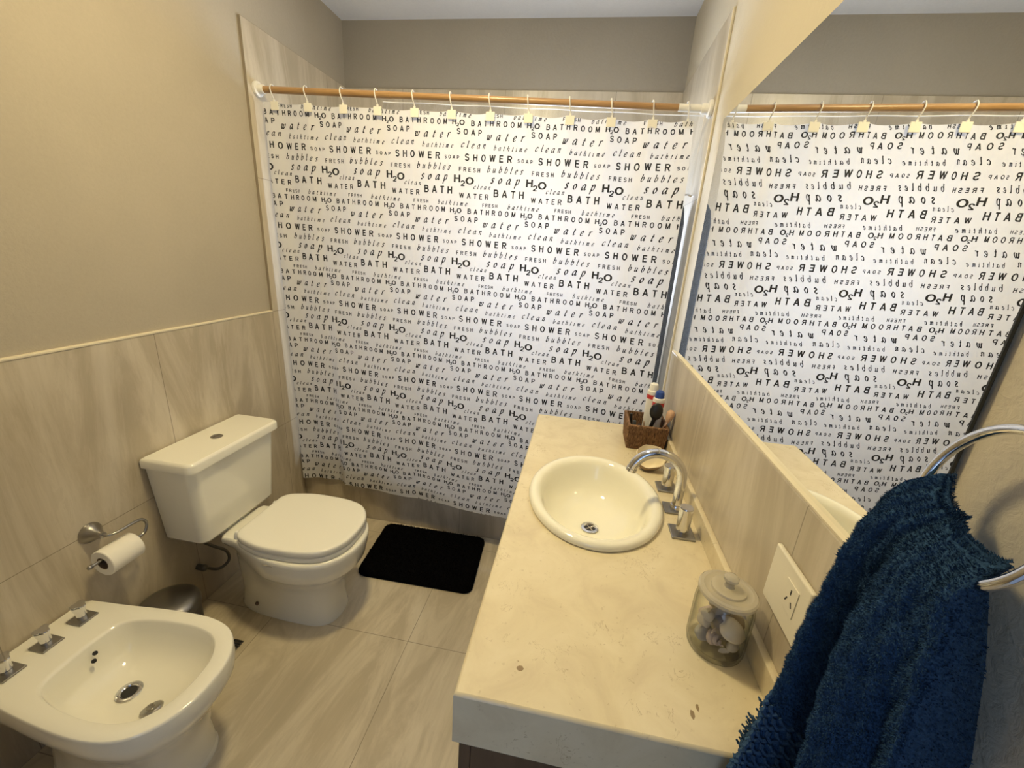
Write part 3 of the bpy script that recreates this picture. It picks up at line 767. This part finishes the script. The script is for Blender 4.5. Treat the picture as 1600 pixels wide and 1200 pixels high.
# ------------------------------------------------------------------ curtain rod, hooks
RY = 1.893
def rod_z(x): return 2.157-.0225*x
t = thing('curtain_rod', (.95, RY, 2.135), 'brown wooden shower curtain rod with white end sockets across the shower', 'curtain rod')
bm = new(); tube(bm, [(x, RY, rod_z(x)) for x in (.02, .5, .62)], .0135, 20); tube(bm, [(x, RY, rod_z(x)) for x in (.61, 1.2, 1.87)], .0125, 20); finish(bm, 'rod', m_rod, t)
for x, s in ((.0005, 1), (W-.0005, -1)):
    bm = new(); lathe(bm, [(0, 0), (.030, 0), (.031, .004), (.029, .011), (.020, .014), (.0185, .018), (.0185, .034), (.0165, .037), (0, .037)], (x, RY, rod_z(x)), 32, axisM((s, 0, 0))); finish(bm, 'socket', m_white, t)
bm = new(); tube(bm, [(x, RY, rod_z(x)) for x in (1.77, 1.86)], .0134, 20); finish(bm, 'sleeve', m_white, t)
HX = [.074, .231, .396, .551, .714, .874, 1.036, 1.192, 1.357, 1.517, 1.673, 1.800]
ORD = ['leftmost', 'second from left', 'third from left', 'fourth from left', 'fifth from left', 'sixth from left', 'sixth from right', 'fifth from right', 'fourth from right', 'third from right', 'second from right', 'rightmost']
def hook_mesh():
    bm = new()
    p = catmull([(0, .013, -.008), (.0, .018, .004), (.001, .008, .0180), (.002, -.008, .0178), (.004, -.0185, .002), (.007, -.016, -.018), (.010, -.009, -.032), (.010, -.005, -.046)], 40)
    tube(bm, p, .0022, 8); return bm
h0 = thing('curtain_hook', (0, 0, 0), 'x', 'curtain hook', 'curtain hooks on the rod')
hk = finish(hook_mesh(), 'hook', m_white, h0)
bm = new(); rbox(bm, -.008, .028, -.0085, -.0045, -.078, -.045, .0012); box(bm, .006, .014, -.009, -.004, -.052, -.038); hc = finish(bm, 'clip', m_clip, h0)
for i, x in enumerate(HX):
    if i == 0: r = h0
    else:
        r = h0.copy(); C.objects.link(r)
        for ch in (hk, hc):
            c = ch.copy(); C.objects.link(c); c.parent = r
    r.location = (x, RY-.0, rod_z(x)); r['label'] = 'white curtain hook with square clip on the rod, %s of twelve' % ORD[i]

# ------------------------------------------------------------------ shower curtain with printed words
CXL, CXR = .028, 1.832
def interp(x, xs, ys):
    if x <= xs[0]: return ys[0]
    for a, b, c, d in zip(xs, xs[1:], ys, ys[1:]):
        if x <= b:
            f = (x-a)/(b-a); f = f*f*(3-2*f); return c+(d-c)*f
    return ys[-1]
BXS = [0, .03, .137, .235, .30, .43, .60, .69, .87, .98, 1.15, 1.22, 1.4, 1.6, 1.84]
BYS = [1.893, 1.897, 1.932, 1.944, 1.902, 1.898, 1.893, 1.879, 1.866, 1.853, 1.828, 1.835, 1.815, 1.81, 1.795]
def top_z(x):
    z = rod_z(x)-.046
    # slight sag between hooks
    k = 0
    for a, b in zip(HX, HX[1:]):
        if a <= x <= b: k = sin(PI*(x-a)/(b-a))
    return z-.004*k
def cy(x, z):
    f = min(max((2.08-z)/1.84, 0), 1)
    g = f**.75
    y = RY+.0005
    ph = 0
    for i, (a, b) in enumerate(zip(HX, HX[1:])):
        if a <= x <= b: ph = sin(PI*(x-a)/(b-a))*(1 if i % 2 else .55)
    y += .017*ph*max(0, 1-f*1.5)
    y += (interp(x, BXS, BYS)-RY)*g
    # folds
    y += .0065*sin(x*17+.6+z*.8)*min(1, f*2+.25)+.004*sin(x*41+z*2.1)*(1-f)
    y += .0025*sin(x*29-z*1.3)
    # right-hand edge swings out into the room
    k = min(max((x-1.50)/.34, 0), 1); k = k*k
    y -= k*interp(2.08-z, [0, .12, .25, .9, 1.9], [.012, .045, .075, .045, .02])
    return y
def bot_z(x): return .236+.002*sin(x*9)
def csurf(x, z, off=0):
    p = Vector((x, cy(x, z), z))
    if off:
        e = .004
        n = Vector((cy(x+e, z)-cy(x-e, z), -2*e, cy(x, z+e)-cy(x, z-e))); n.normalize(); p += n*off
    return p
# --- letters
FONTC = {}
def arc(cx, cy_, rx, ry, a0, a1, n=14):
    return [(cx+rx*cos(rad(a0+(a1-a0)*i/n)), cy_+ry*sin(rad(a0+(a1-a0)*i/n))) for i in range(n+1)]
# grotesque capitals, cap height 1, drawn as pen lines
CAPS = {
 'B': ([[(.07,0),(.07,1)], [(0,.93),(.33,.93)]+arc(.36,.735,.20,.195,90,-90)+[(.05,.54)], [(.36,.54)]+arc(.40,.305,.22,.235,90,-90)+[(0,.07)]], .66),
 'A': ([[(.05,0),(.36,1)], [(.36,1),(.67,0)], [(.17,.32),(.55,.32)]], .72),
 'T': ([[(0,.93),(.62,.93)], [(.31,0),(.31,.95)]], .62),
 'H': ([[(.07,0),(.07,1)], [(.59,0),(.59,1)], [(.07,.53),(.59,.53)]], .66),
 'R': ([[(.07,0),(.07,1)], [(0,.93),(.38,.93)]+arc(.40,.72,.21,.21,90,-90)+[(.05,.51)], [(.36,.50),(.63,0)]], .69),
 'O': ([arc(.37,.5,.30,.44,90,450,30)], .74),
 'M': ([[(.07,0),(.07,1)], [(.09,.97),(.38,.06)], [(.38,.06),(.67,.97)], [(.69,0),(.69,1)]], .76),
 'S': ([[(.57,.76)]+arc(.32,.72,.235,.215,15,250,16)+arc(.33,.28,.25,.22,75,-165,16)], .63),
 'P': ([[(.07,0),(.07,1)], [(0,.93),(.36,.93)]+arc(.38,.69,.21,.24,90,-90)+[(.05,.45)]], .62),
 'W': ([[(.05,1),(.25,.03)], [(.25,.03),(.46,.97)], [(.46,.97),(.67,.03)], [(.67,.03),(.87,1)]], .92),
 'E': ([[(.07,0),(.07,1)], [(0,.93),(.58,.93)], [(.05,.52),(.53,.52)], [(0,.07),(.60,.07)]], .60),
 'F': ([[(.07,0),(.07,1)], [(0,.93),(.55,.93)], [(.05,.49),(.49,.49)]], .56),
 '2': ([[(.08,.68)]+arc(.31,.70,.22,.24,170,-30,14)+[(.42,.45),(.12,.14),(.08,.07)], [(.03,.07),(.56,.07)]], .58),
}
def sans(ch):
    if ch in FONTC: return FONTC[ch]
    V, F = [], []; strokes, wd = CAPS[ch]; h = .096
    for st in strokes:
        base = len(V); k = len(st); P = [Vector((x, y)) for x, y in st]
        for i in range(k):
            T = P[min(i+1, k-1)]-P[max(i-1, 0)]
            if i == 0: T = P[1]-P[0]
            if (P[0]-P[-1]).length < 1e-6 and i in (0, k-1): T = P[1]-P[k-2]
            T.normalize(); N = Vector((-T.y, T.x))*h
            V.append(tuple(P[i]+N)); V.append(tuple(P[i]-N))
            if i: a = base+2*(i-1); F.append((a, a+1, a+3, a+2))
    FONTC[ch] = (V, F, wd); return FONTC[ch]
capH = 1.0
G = {
 'a': ([[(.60,.88),(.36,1.0),(.10,.65),(.05,.25),(.18,0),(.40,.15),(.62,.62)], [(.68,1.0),(.61,.4),(.63,.03),(.74,.03),(.86,.22)]], .80),
 'b': ([[(.0,1.5),(.14,1.6),(.10,.8),(.06,.28)], [(.08,.55),(.28,.94),(.52,.97),(.62,.62),(.50,.16),(.25,0),(.06,.28)]], .66),
 'c': ([[(.58,.78),(.52,.97),(.30,1.0),(.09,.65),(.06,.25),(.22,0),(.45,.07),(.60,.25)]], .62),
 'e': ([[(.07,.42),(.38,.52),(.56,.78),(.45,1.0),(.25,.95),(.08,.6),(.06,.25),(.22,0),(.45,.07),(.60,.25)]], .62),
 'h': ([[(.0,1.5),(.14,1.6),(.10,.8),(.05,0)], [(.07,.45),(.28,.90),(.48,1.0),(.58,.82),(.52,.25),(.58,0),(.74,.2)]], .74),
 'i': ([[(.0,.82),(.12,1.0),(.15,.85),(.10,.2),(.18,0),(.32,.2)], [(.16,1.36),(.20,1.42)]], .32),
 'l': ([[(.0,1.5),(.15,1.6),(.12,.9),(.09,.25),(.16,0),(.32,.2)]], .32),
 'm': ([[(.0,.82),(.12,1.0),(.14,.82),(.07,0)], [(.09,.45),(.28,.92),(.40,1.0),(.47,.82),(.40,0)], [(.42,.45),(.62,.92),(.75,1.0),(.82,.78),(.76,.2),(.83,0),(.98,.2)]], .98),
 'n': ([[(.0,.82),(.12,1.0),(.14,.82),(.07,0)], [(.09,.45),(.28,.90),(.46,1.0),(.56,.82),(.50,.22),(.57,0),(.72,.2)]], .72),
 'o': ([[(.33,1.0),(.12,.78),(.06,.35),(.25,0),(.50,.2),(.58,.62),(.33,1.0)]], .62),
 'p': ([[(.0,.82),(.14,1.0),(.11,.4),(.05,-.55)], [(-.06,-.56),(.16,-.56)], [(.10,.45),(.30,.95),(.54,.97),(.63,.62),(.51,.14),(.28,0),(.09,.18)]], .66),
 'r': ([[(.0,.82),(.12,1.0),(.14,.82),(.07,0)], [(.09,.45),(.28,.90),(.44,1.0),(.52,.88)]], .52),
 's': ([[(.50,.80),(.42,.98),(.22,.98),(.13,.76),(.27,.54),(.42,.34),(.38,.08),(.20,0),(.03,.16)]], .52),
 't': ([[(.22,1.38),(.14,.8),(.09,.25),(.17,0),(.36,.2)], [(.0,.96),(.40,.96)]], .38),
 'u': ([[(.0,.82),(.12,1.0),(.11,.5),(.12,.1),(.26,0),(.46,.25),(.58,.8)], [(.62,1.0),(.56,.25),(.63,0),(.78,.2)]], .78),
 'w': ([[(.0,.82),(.11,1.0),(.15,.7),(.13,.2),(.25,0),(.44,.35),(.52,.95)], [(.52,.95),(.46,.3),(.58,0),(.80,.35),(.90,.8),(.82,1.0)]], .92),
}
GC = {}
def script(ch):
    if ch in GC: return GC[ch]
    V, F = [], []
    strokes, wd = G[ch]; na = rad(38)
    for st in strokes:
        k = max(6, 4*len(st)); P = catmull([(x, y, 0) for x, y in st], k); base = len(V)
        for i in range(k):
            T = P[min(i+1, k-1)]-P[max(i-1, 0)]; T.normalize()
            th = math.atan2(T.y, T.x); wdt = .10+.165*abs(sin(th-na)); N = Vector((-T.y, T.x, 0))*wdt*.5
            for s in (1, -1):
                q = P[i]+N*s; V.append((q.x+.26*q.y, q.y))
            if i: a = base+2*(i-1); F.append((a, a+1, a+3, a+2))
    GC[ch] = (V, F, wd+.2); return GC[ch]
CELL = [ # word, style, u0, u1, baseline below BATHROOM baseline, height (cap height / x height)
 ('BATHROOM', 's', 0, .212, 0, .0205), ('H', 's', .236, .252, 0, .0195), ('2', 's', .2535, .2635, -.006, .0125), ('O', 's', .2655, .2855, 0, .0195),
 ('SOAP', 's', .256, .358, -.034, .0215), ('water', 'i', .070, .228, -.050, .0190),
 ('clean', 'i', -.038, .068, -.0815, .0155), ('bathtime', 'i', .103, .242, -.087, .0118),
 ('SHOWER', 's', -.020, .182, -.131, .0265), ('SOAP', 's', .206, .268, -.1285, .0135),
 ('FRESH', 's', -.043, .047, -.173, .0165), ('bubbles', 'i', .079, .232, -.171, .0155),
 ('H', 's', -.063, -.037, -.217, .0295), ('2', 's', -.0345, -.017, -.2305, .0215), ('O', 's', -.013, .020, -.2215, .0275), ('clean', 'i', .021, .098, -.2375, .0115), ('soap', 'i', .097, .220, -.2125, .0208),
 ('BATH', 's', .114, .242, -.2645, .0285), ('WATER', 's', -.038, .090, -.277, .0205),
 ('FRESH', 's', .065, .132, -.307, .0135), ('bathtime', 'i', .177, .310, -.3085, .0118)]
def curtain():
    bm = new(); NU, NV = 250, 130; grid = []
    for i in range(NU+1):
        col_ = []
        x = CXL+(CXR-CXL)*i/NU
        for j in range(NV+1):
            f = j/NV; z0, z1 = bot_z(x), top_z(x); z = z0+(z1-z0)*f
            col_.append(bm.verts.new(csurf(x, z)))
        grid.append(col_)
    for i in range(NU):
        for j in range(NV): bm.faces.new((grid[i][j], grid[i+1][j], grid[i+1][j+1], grid[i][j+1]))
    for f in bm.faces: f.normal_update()
    if bm.faces[0:1] and list(bm.faces)[0].normal.y > 0: bmesh.ops.reverse_faces(bm, faces=list(bm.faces))
    for f in bm.faces: f.smooth = True
    me = bpy.data.meshes.new('shower_curtain'); bm.to_mesh(me); bm.free()
    # printed words
    PV, PF = [], []
    PU, PVV = .3127, .3386
    for row in range(-1, 7):
        for colm in range(-5, 4):
            for word, st, u0, u1, dz, hgt in CELL:
                gl = [(sans if st == 's' else script)(c) for c in word]; s = hgt/capH if st == 's' else hgt
                ws = [g[2]*s for g in gl]; tot = sum(ws); k = 1.0
                gap = ((u1-u0)-tot)/max(1, len(word)-1)
                if gap < .12*hgt: 
                    k = (u1-u0)/(tot+.15*hgt*(len(word)-1)); gap = .15*hgt*k
                if len(word) == 1: k = (u1-u0)/tot
                x = 1.275+colm*PU+u0
                for g, wd in zip(gl, ws):
                    if CXL+.001 < x+wd*k and x < CXR-.001:
                        xm = x+wd*k*.5; zb = 2.034-.0235*(xm-1.275)-row*PVV+dz
                        if zb < top_z(min(max(xm, CXL), CXR))+.0 and zb+hgt*1.6 > .19:
                            wk = min(max((xm-.35)/.35, 0), 1)*.13
                            base = len(PV); pts = [(x+vx*s*k, zb+vy*s) for vx, vy in g[0]]
                            pts = [(px, pz if pz > .5 else .5-(.5-pz)*(1-wk)) for px, pz in pts]
                            for px, pz in pts:
                                qx = min(max(px, CXL+.0005), CXR-.0005); tz = top_z(qx)-.0005; bz = bot_z(qx)+.0005
                                PV.append(csurf(qx, min(max(pz, bz), tz), .0007))
                            for f in g[1]:
                                pp = [pts[i] for i in f]
                                if all(p[0] < CXL for p in pp) or all(p[0] > CXR for p in pp): continue
                                if all(p[1] < .236 for p in pp) or all(p[1] > 2.13 for p in pp): continue
                                PF.append(tuple(base+i for i in f))
                    x += wd*k+gap
    m2 = bpy.data.meshes.new('p'); m2.from_pydata([tuple(v) for v in PV], [], PF); m2.update()
    bm = new(); bm.from_mesh(me); n0 = len(bm.faces); bm.from_mesh(m2)
    bm.faces.ensure_lookup_table()
    dead = []
    for f in bm.faces[n0:]:
        f.material_index = 1; f.normal_update()
        if f.calc_area() < 1e-12: dead.append(f)
        elif f.normal.y > 0: f.normal_flip()
    bmesh.ops.delete(bm, geom=dead, context='FACES')
    bm.to_mesh(me); bm.free(); bpy.data.meshes.remove(m2)
    me.materials.append(m_curtain); me.materials.append(m_ink)
    o = bpy.data.objects.new('shower_curtain', me); C.objects.link(o)
    tag(o, 'white shower curtain printed with black bathroom words hanging from the rod', 'shower curtain')
curtain()
# clear liner behind it
def liner():
    t = thing('shower_curtain_liner', (1.2, RY+.045, 2.1), 'clear plastic liner with bright top hem hanging behind the printed curtain', 'curtain liner')
    bm = new(); g = []
    for i in range(61):
        x = .56+1.315*i/60; g.append([bm.verts.new((x, RY+.045+.004*sin(x*23), z)) for z in (rod_z(x)-.012, rod_z(x)-.4, 1.2, .45)])
    for a, b in zip(g, g[1:]):
        for j in range(3): bm.faces.new((a[j], b[j], b[j+1], a[j+1]))
    finish(bm, 'sheet', m_clear, t)
    bm = new(); tube(bm, [(.56+1.315*i/60, RY+.045+.004*sin((.56+1.315*i/60)*23), rod_z(.56+1.315*i/60)-.012) for i in range(61)], .0016, 6); finish(bm, 'hem', m_clearhem, t)
liner()
# grey cloth in the gap by the right wall
def grey_cloth():
    bm = new(); rs = []; n = 40
    for z, k in ((1.812, .12), (1.80, .45), (1.775, .8), (1.72, 1.0), (1.5, 1.02), (1.2, 1.06), (.9, 1.08), (.62, 1.08), (.60, 1.0)):
        pts = []
        for i in range(n):
            a = 2*PI*i/n; r = 1+.16*sin(5*a+z*1.3)+.08*sin(9*a)
            pts.append(Vector((1.838+.037*k*r*cos(a), 1.972+.030*k*r*sin(a), z+.006*sin(3*a)*(k < 1))))
        rs.append(pts)
    loft(bm, rs)
    t = thing('hanging_cloth', (1.858, 1.945, 1.8), 'dark grey gathered cloth hanging in the gap between curtain edge and right wall', 'cloth')
    finish(bm, 'cloth', m_grey, t, True, 80)
    bm = new(); tube(bm, catmull([(1.8895, 1.972, 1.825), (1.87, 1.972, 1.83), (1.845, 1.972, 1.82), (1.84, 1.972, 1.80)], 14), .004, 8); finish(bm, 'wall_hook', m_chrome, t)
grey_cloth()

# ------------------------------------------------------------------ towel ring and towel
RC = Vector((1.845, .37, 1.39)); RR = .07
a_, b_ = rad(-15), rad(-10)
RN = Vector((cos(a_)*cos(b_), cos(a_)*sin(b_), sin(a_))).normalized()
e1 = Vector((0, 0, 1))-RN*RN.z; e1.normalize(); e2 = RN.cross(e1)   # e1 up, e2 horizontal
def ringp(a): return RC+e1*(RR*cos(a))+e2*(RR*sin(a))
t = thing('towel_ring', (1.9, .34, 1.45), 'chrome towel ring on the stucco wall holding the blue towel', 'towel ring')
bm = new(); tube(bm, [ringp(2*PI*i/64) for i in range(64)], .0046, 14, closed=True); finish(bm, 'ring', m_chrome, t)
sgn = 1 if e2.y < 0 else -1
am = sgn*rad(38); pm = ringp(am)
bm = new(); tube(bm, [(PX1, pm.y, pm.z+.003), (pm.x+.012, pm.y, pm.z+.002), (pm.x-.004, pm.y, pm.z)], [.009, .0085, .008], 16); lathe(bm, [(0, 0), (.027, 0), (.026, .004), (.014, .014), (.010, .03), (0, .03)], (PX1+.0002, pm.y, pm.z+.003), 28, axisM((-1, 0, 0))); finish(bm, 'mount', m_chrome, t)

def unproj(px, py, x):
    d = FW+RT*((px-800)/651.5)-UP*((py-600)/651.5); k = (x-CAM.x)/d.x
    return CAM+d*k
def towel():
    t = thing('hand_towel', (1.84, .37, 1.36), 'dark blue fluffy terry towel with knotted fringe draped over the towel ring', 'towel')
    # the towel hangs from the lower far arc of the ring and fans out downwards
    NT_, NS = 130, 90
    eY = e2 if e2.y > 0 else -e2
    def A(s):
        ph = rad(90-147*s); return RC-e1*(RR*cos(ph))+eY*(RR*sin(ph)), (e1*cos(ph)-eY*sin(ph))
    def Bt(s):
        p = Vector((1.802, .474, .900)).lerp(Vector((1.840, .306, .60)), s); return p
    def knit(s, tt): return s < .40-.10*(1-tt) and tt > .60
    front = []; info = []
    for i in range(NT_):
        tt = i/(NT_-1); row = []; inf = []
        for j in range(NS):
            s = j/(NS-1); a, nin = A(s); b = Bt(s)
            e = tt**.85
            p = a.lerp(b, tt); p.x = a.x+(b.x-a.x)*e
            if s < .3: p.y += (.008*sin(PI*min(1, tt*1.6)))*(1-s/.3)
            lead = min(1, tt*30)
            p.x -= .022*(min(1, lead*1.0) if tt < .16 else 1-.7*min(1, (tt-.16)/.35)) 
            p += nin*((.013+.024*sin(PI*s))*max(0, 1-tt*9)**1.3)
            edge = min(1, s/.10, (1-s)/.08)
            grow = min(1, .12+tt*2.6)
            fold = .028*math.exp(-((s-.19)/.085)**2)-.030*math.exp(-((s-(.42-.08*tt))/.075)**2)+.034*math.exp(-((s-.66)/.13)**2)-.010*math.exp(-((s-.88)/.05)**2)
            fold += (.004*sin(s*15+tt*5)*(1-tt*.4)+.003*sin(tt*13+s*9))
            x = p.x-fold*grow*max(edge, .0)
            x += .0022*sin(s*53+tt*31)*sin(tt*47-s*17)
            if knit(s, tt):
                x -= .0035*abs(sin(s*NS*.62))*abs(sin(tt*70))
            x = min(x, 1.868)
            row.append(Vector((x, p.y, p.z))); inf.append(knit(s, tt))
        front.append(row); info.append(inf)
    back = []
    for i in range(NT_):
        tt = i/(NT_-1); bk = []
        for j in range(NS):
            s = j/(NS-1); a, nin = A(s); f = front[i][j]
            xb = min(1.889, a.x+.012+(1.884-a.x-.012)*min(1, tt*4)); bk.append(Vector((max(xb-.012*(s**3), f.x+.012), f.y+.004*(1-s), f.z+.004)))
        back.append(bk)
    bm = new()
    rings_ = []
    for i in range(NT_):
        rings_.append(front[i]+[back[i][j] for j in range(NS-1, -1, -6)])
    NF = NS
    top = []
    mid = [(front[0][j]+back[0][j])*.5+A(j/(NS-1))[1]*.006 for j in range(NS)]
    top.append([v.lerp(m_, .6) for v, m_ in zip(rings_[0], mid+[mid[j] for j in range(NS-1, -1, -6)])])
    loft(bm, top+rings_)
    bm.normal_update()
    # terry pile: small loops of thread standing off the surface
    rnd = random.Random(3)
    cells, cum, tot = [], [], 0
    for i in range(NT_-1):
        for j in range(NS-1):
            tot += (front[i+1][j]-front[i][j]).cross(front[i][j+1]-front[i][j]).length+2e-7; cells.append((i, j)); cum.append(tot)
    import bisect
    for k in range(95000):
        i, j = cells[min(bisect.bisect(cum, rnd.random()*tot), len(cells)-1)]
        if info[i][j] and rnd.random() < .85: continue
        a, b = rnd.random(), rnd.random()
        p = front[i][j].lerp(front[i][j+1], a).lerp(front[i+1][j].lerp(front[i+1][j+1], a), b)
        n = (front[i+1][j]-front[i][j]).cross(front[i][j+1]-front[i][j]); n.normalize()
        if n.x > 0: n = -n
        d = Vector((rnd.uniform(-1, 1), rnd.uniform(-1, 1), rnd.uniform(-1, 1))); L = rnd.uniform(.0012, .0026)
        side = n.cross(d); side.normalize()
        bm.faces.new([bm.verts.new(p-side*.0007), bm.verts.new(p+side*.0007), bm.verts.new(p+n*L+d*.0014)])
    for k in range(7000):
        i = rnd.randrange(0, NT_-1); f = rnd.random()
        p = front[i][NS-1].lerp(back[i][NS-1], f).lerp(front[i+1][NS-1].lerp(back[i+1][NS-1], f), rnd.random())
        d = Vector((rnd.uniform(-.6, .6), -1, rnd.uniform(-.6, .6)))*rnd.uniform(.001, .0024); q = Vector((rnd.uniform(-1, 1), 0, rnd.uniform(-1, 1)))*.0009
        bm.faces.new([bm.verts.new(p-q), bm.verts.new(p+q), bm.verts.new(p+d)])
    for k in range(5000):
        j = rnd.randrange(0, NS-1); f = rnd.random(); h = rnd.random()
        p = front[0][j].lerp(front[0][j+1], h).lerp(back[0][j].lerp(back[0][j+1], h), f)+A(j/(NS-1))[1]*.003
        d = A(j/(NS-1))[1]*rnd.uniform(.001, .0026)+Vector((rnd.uniform(-1, 1), rnd.uniform(-1, 1), rnd.uniform(-1, 1)))*.0018; q = Vector((rnd.uniform(-1, 1), rnd.uniform(-1, 1), 0))*.0009
        bm.faces.new([bm.verts.new(p-q), bm.verts.new(p+q), bm.verts.new(p+d)])
    for e_ in (0, NS-1):
        for k in range(1600):
            i = rnd.randrange(6, NT_-1); p = front[i][e_].lerp(front[i+1][e_], rnd.random())+Vector((rnd.uniform(0, .008 if e_ else .03), 0, 0)); p.x = min(p.x, 1.885)
            d = Vector((rnd.uniform(-.5, .5), 1 if e_ == 0 else -1, rnd.uniform(-.8, .5)))*rnd.uniform(.001, .0024)
            q = Vector((.0009, 0, .0009)); bm.faces.new([bm.verts.new(p-q), bm.verts.new(p+q), bm.verts.new(p+d)])
    for f in bm.faces: f.smooth = True
    finish(bm, 'terry', m_towel, t, True, 180)
    # coarse knotted border over the lower far corner
    bm = new()
    i0 = int(NT_*.60)
    rows = range(i0, NT_-3, 3)
    for ri, i in enumerate(rows):
        jm = int((.40-.10*(1-i/(NT_-1)))*NS)
        for j in range(1 if ri % 2 else 3, jm, 4):
            p = front[i][j]+Vector((-.002, 0, 0)); q = front[min(i+2, NT_-1)][min(j+2, NS-1)]+Vector((-.002, 0, 0)); r = front[i][min(j+3, NS-1)]+Vector((-.0015, 0, 0))
            tube(bm, [p, p.lerp(q, .5)+Vector((-.003, 0, 0)), q, q.lerp(r, .6)+Vector((-.003, 0, -.001)), r], .0029, 6)
    kb = finish(bm, 'knitted_border', m_knit, t)
    bm = new()
    for k in range(34):
        j = int(k/34*NS*.42); p = front[NT_-1][j].copy(); p.x += rnd.uniform(-.006, .012)
        L = rnd.uniform(.012, .026); path = [p+Vector((0, 0, .006))]
        dd = Vector((rnd.uniform(-.006, .004), rnd.uniform(-.004, .010), 0))
        for q in range(1, 8):
            f = q/7; path.append(p+dd*f+Vector((.003*sin(f*9+k), .003*cos(f*8+2*k), -L*f*(1 if p.z-L > CZ else .6))))
        for v in path:
            if v.y > CY0-.004: v.z = max(v.z, CZ+.002)
        tube(bm, path, .0013, 6)
    for k in range(40):
        i = int(NT_*.80+rnd.random()*NT_*.2)-1; p = front[min(i, NT_-1)][0].copy(); d = Vector((rnd.uniform(-.006, .004), rnd.uniform(.006, .016), rnd.uniform(-.010, .0)))
        path = [p+d*(q/5)+Vector((.002*sin(q*2+k), 0, .002*cos(q*2.3+k))) for q in range(6)]
        for v in path: v.z = max(v.z, CZ+.002)
        tube(bm, path, .0013, 6)
    finish(bm, 'fringe', m_knit, t)
towel()

# ------------------------------------------------------------------ ceiling lamp
def lamp():
    x, y = LAMP_POS
    t = thing('ceiling_lamp', (x, y, H), 'round white flush ceiling lamp above the middle of the bathroom', 'ceiling lamp')
    bm = new(); lathe(bm, [(0, 0), (.14, 0), (.145, -.006), (.140, -.024), (0, -.024)], (x, y, H), 40); finish(bm, 'base', m_white, t)
    M = bpy.data.materials.new('lit_opal'); M.use_nodes = True; nt = M.node_tree; nt.nodes.clear()
    e = nt.nodes.new('ShaderNodeEmission'); e.inputs[0].default_value = (1, .81, .44, 1); e.inputs[1].default_value = LAMP_E
    o = nt.nodes.new('ShaderNodeOutputMaterial'); nt.links.new(e.outputs[0], o.inputs[0])
    bm = new(); lathe(bm, [(0, -.0245), (.108, -.0245), (.110, -.030), (.102, -.040), (.07, -.050), (.03, -.055), (0, -.056)], (x, y, H), 32); finish(bm, 'diffuser', M, t)
lamp()
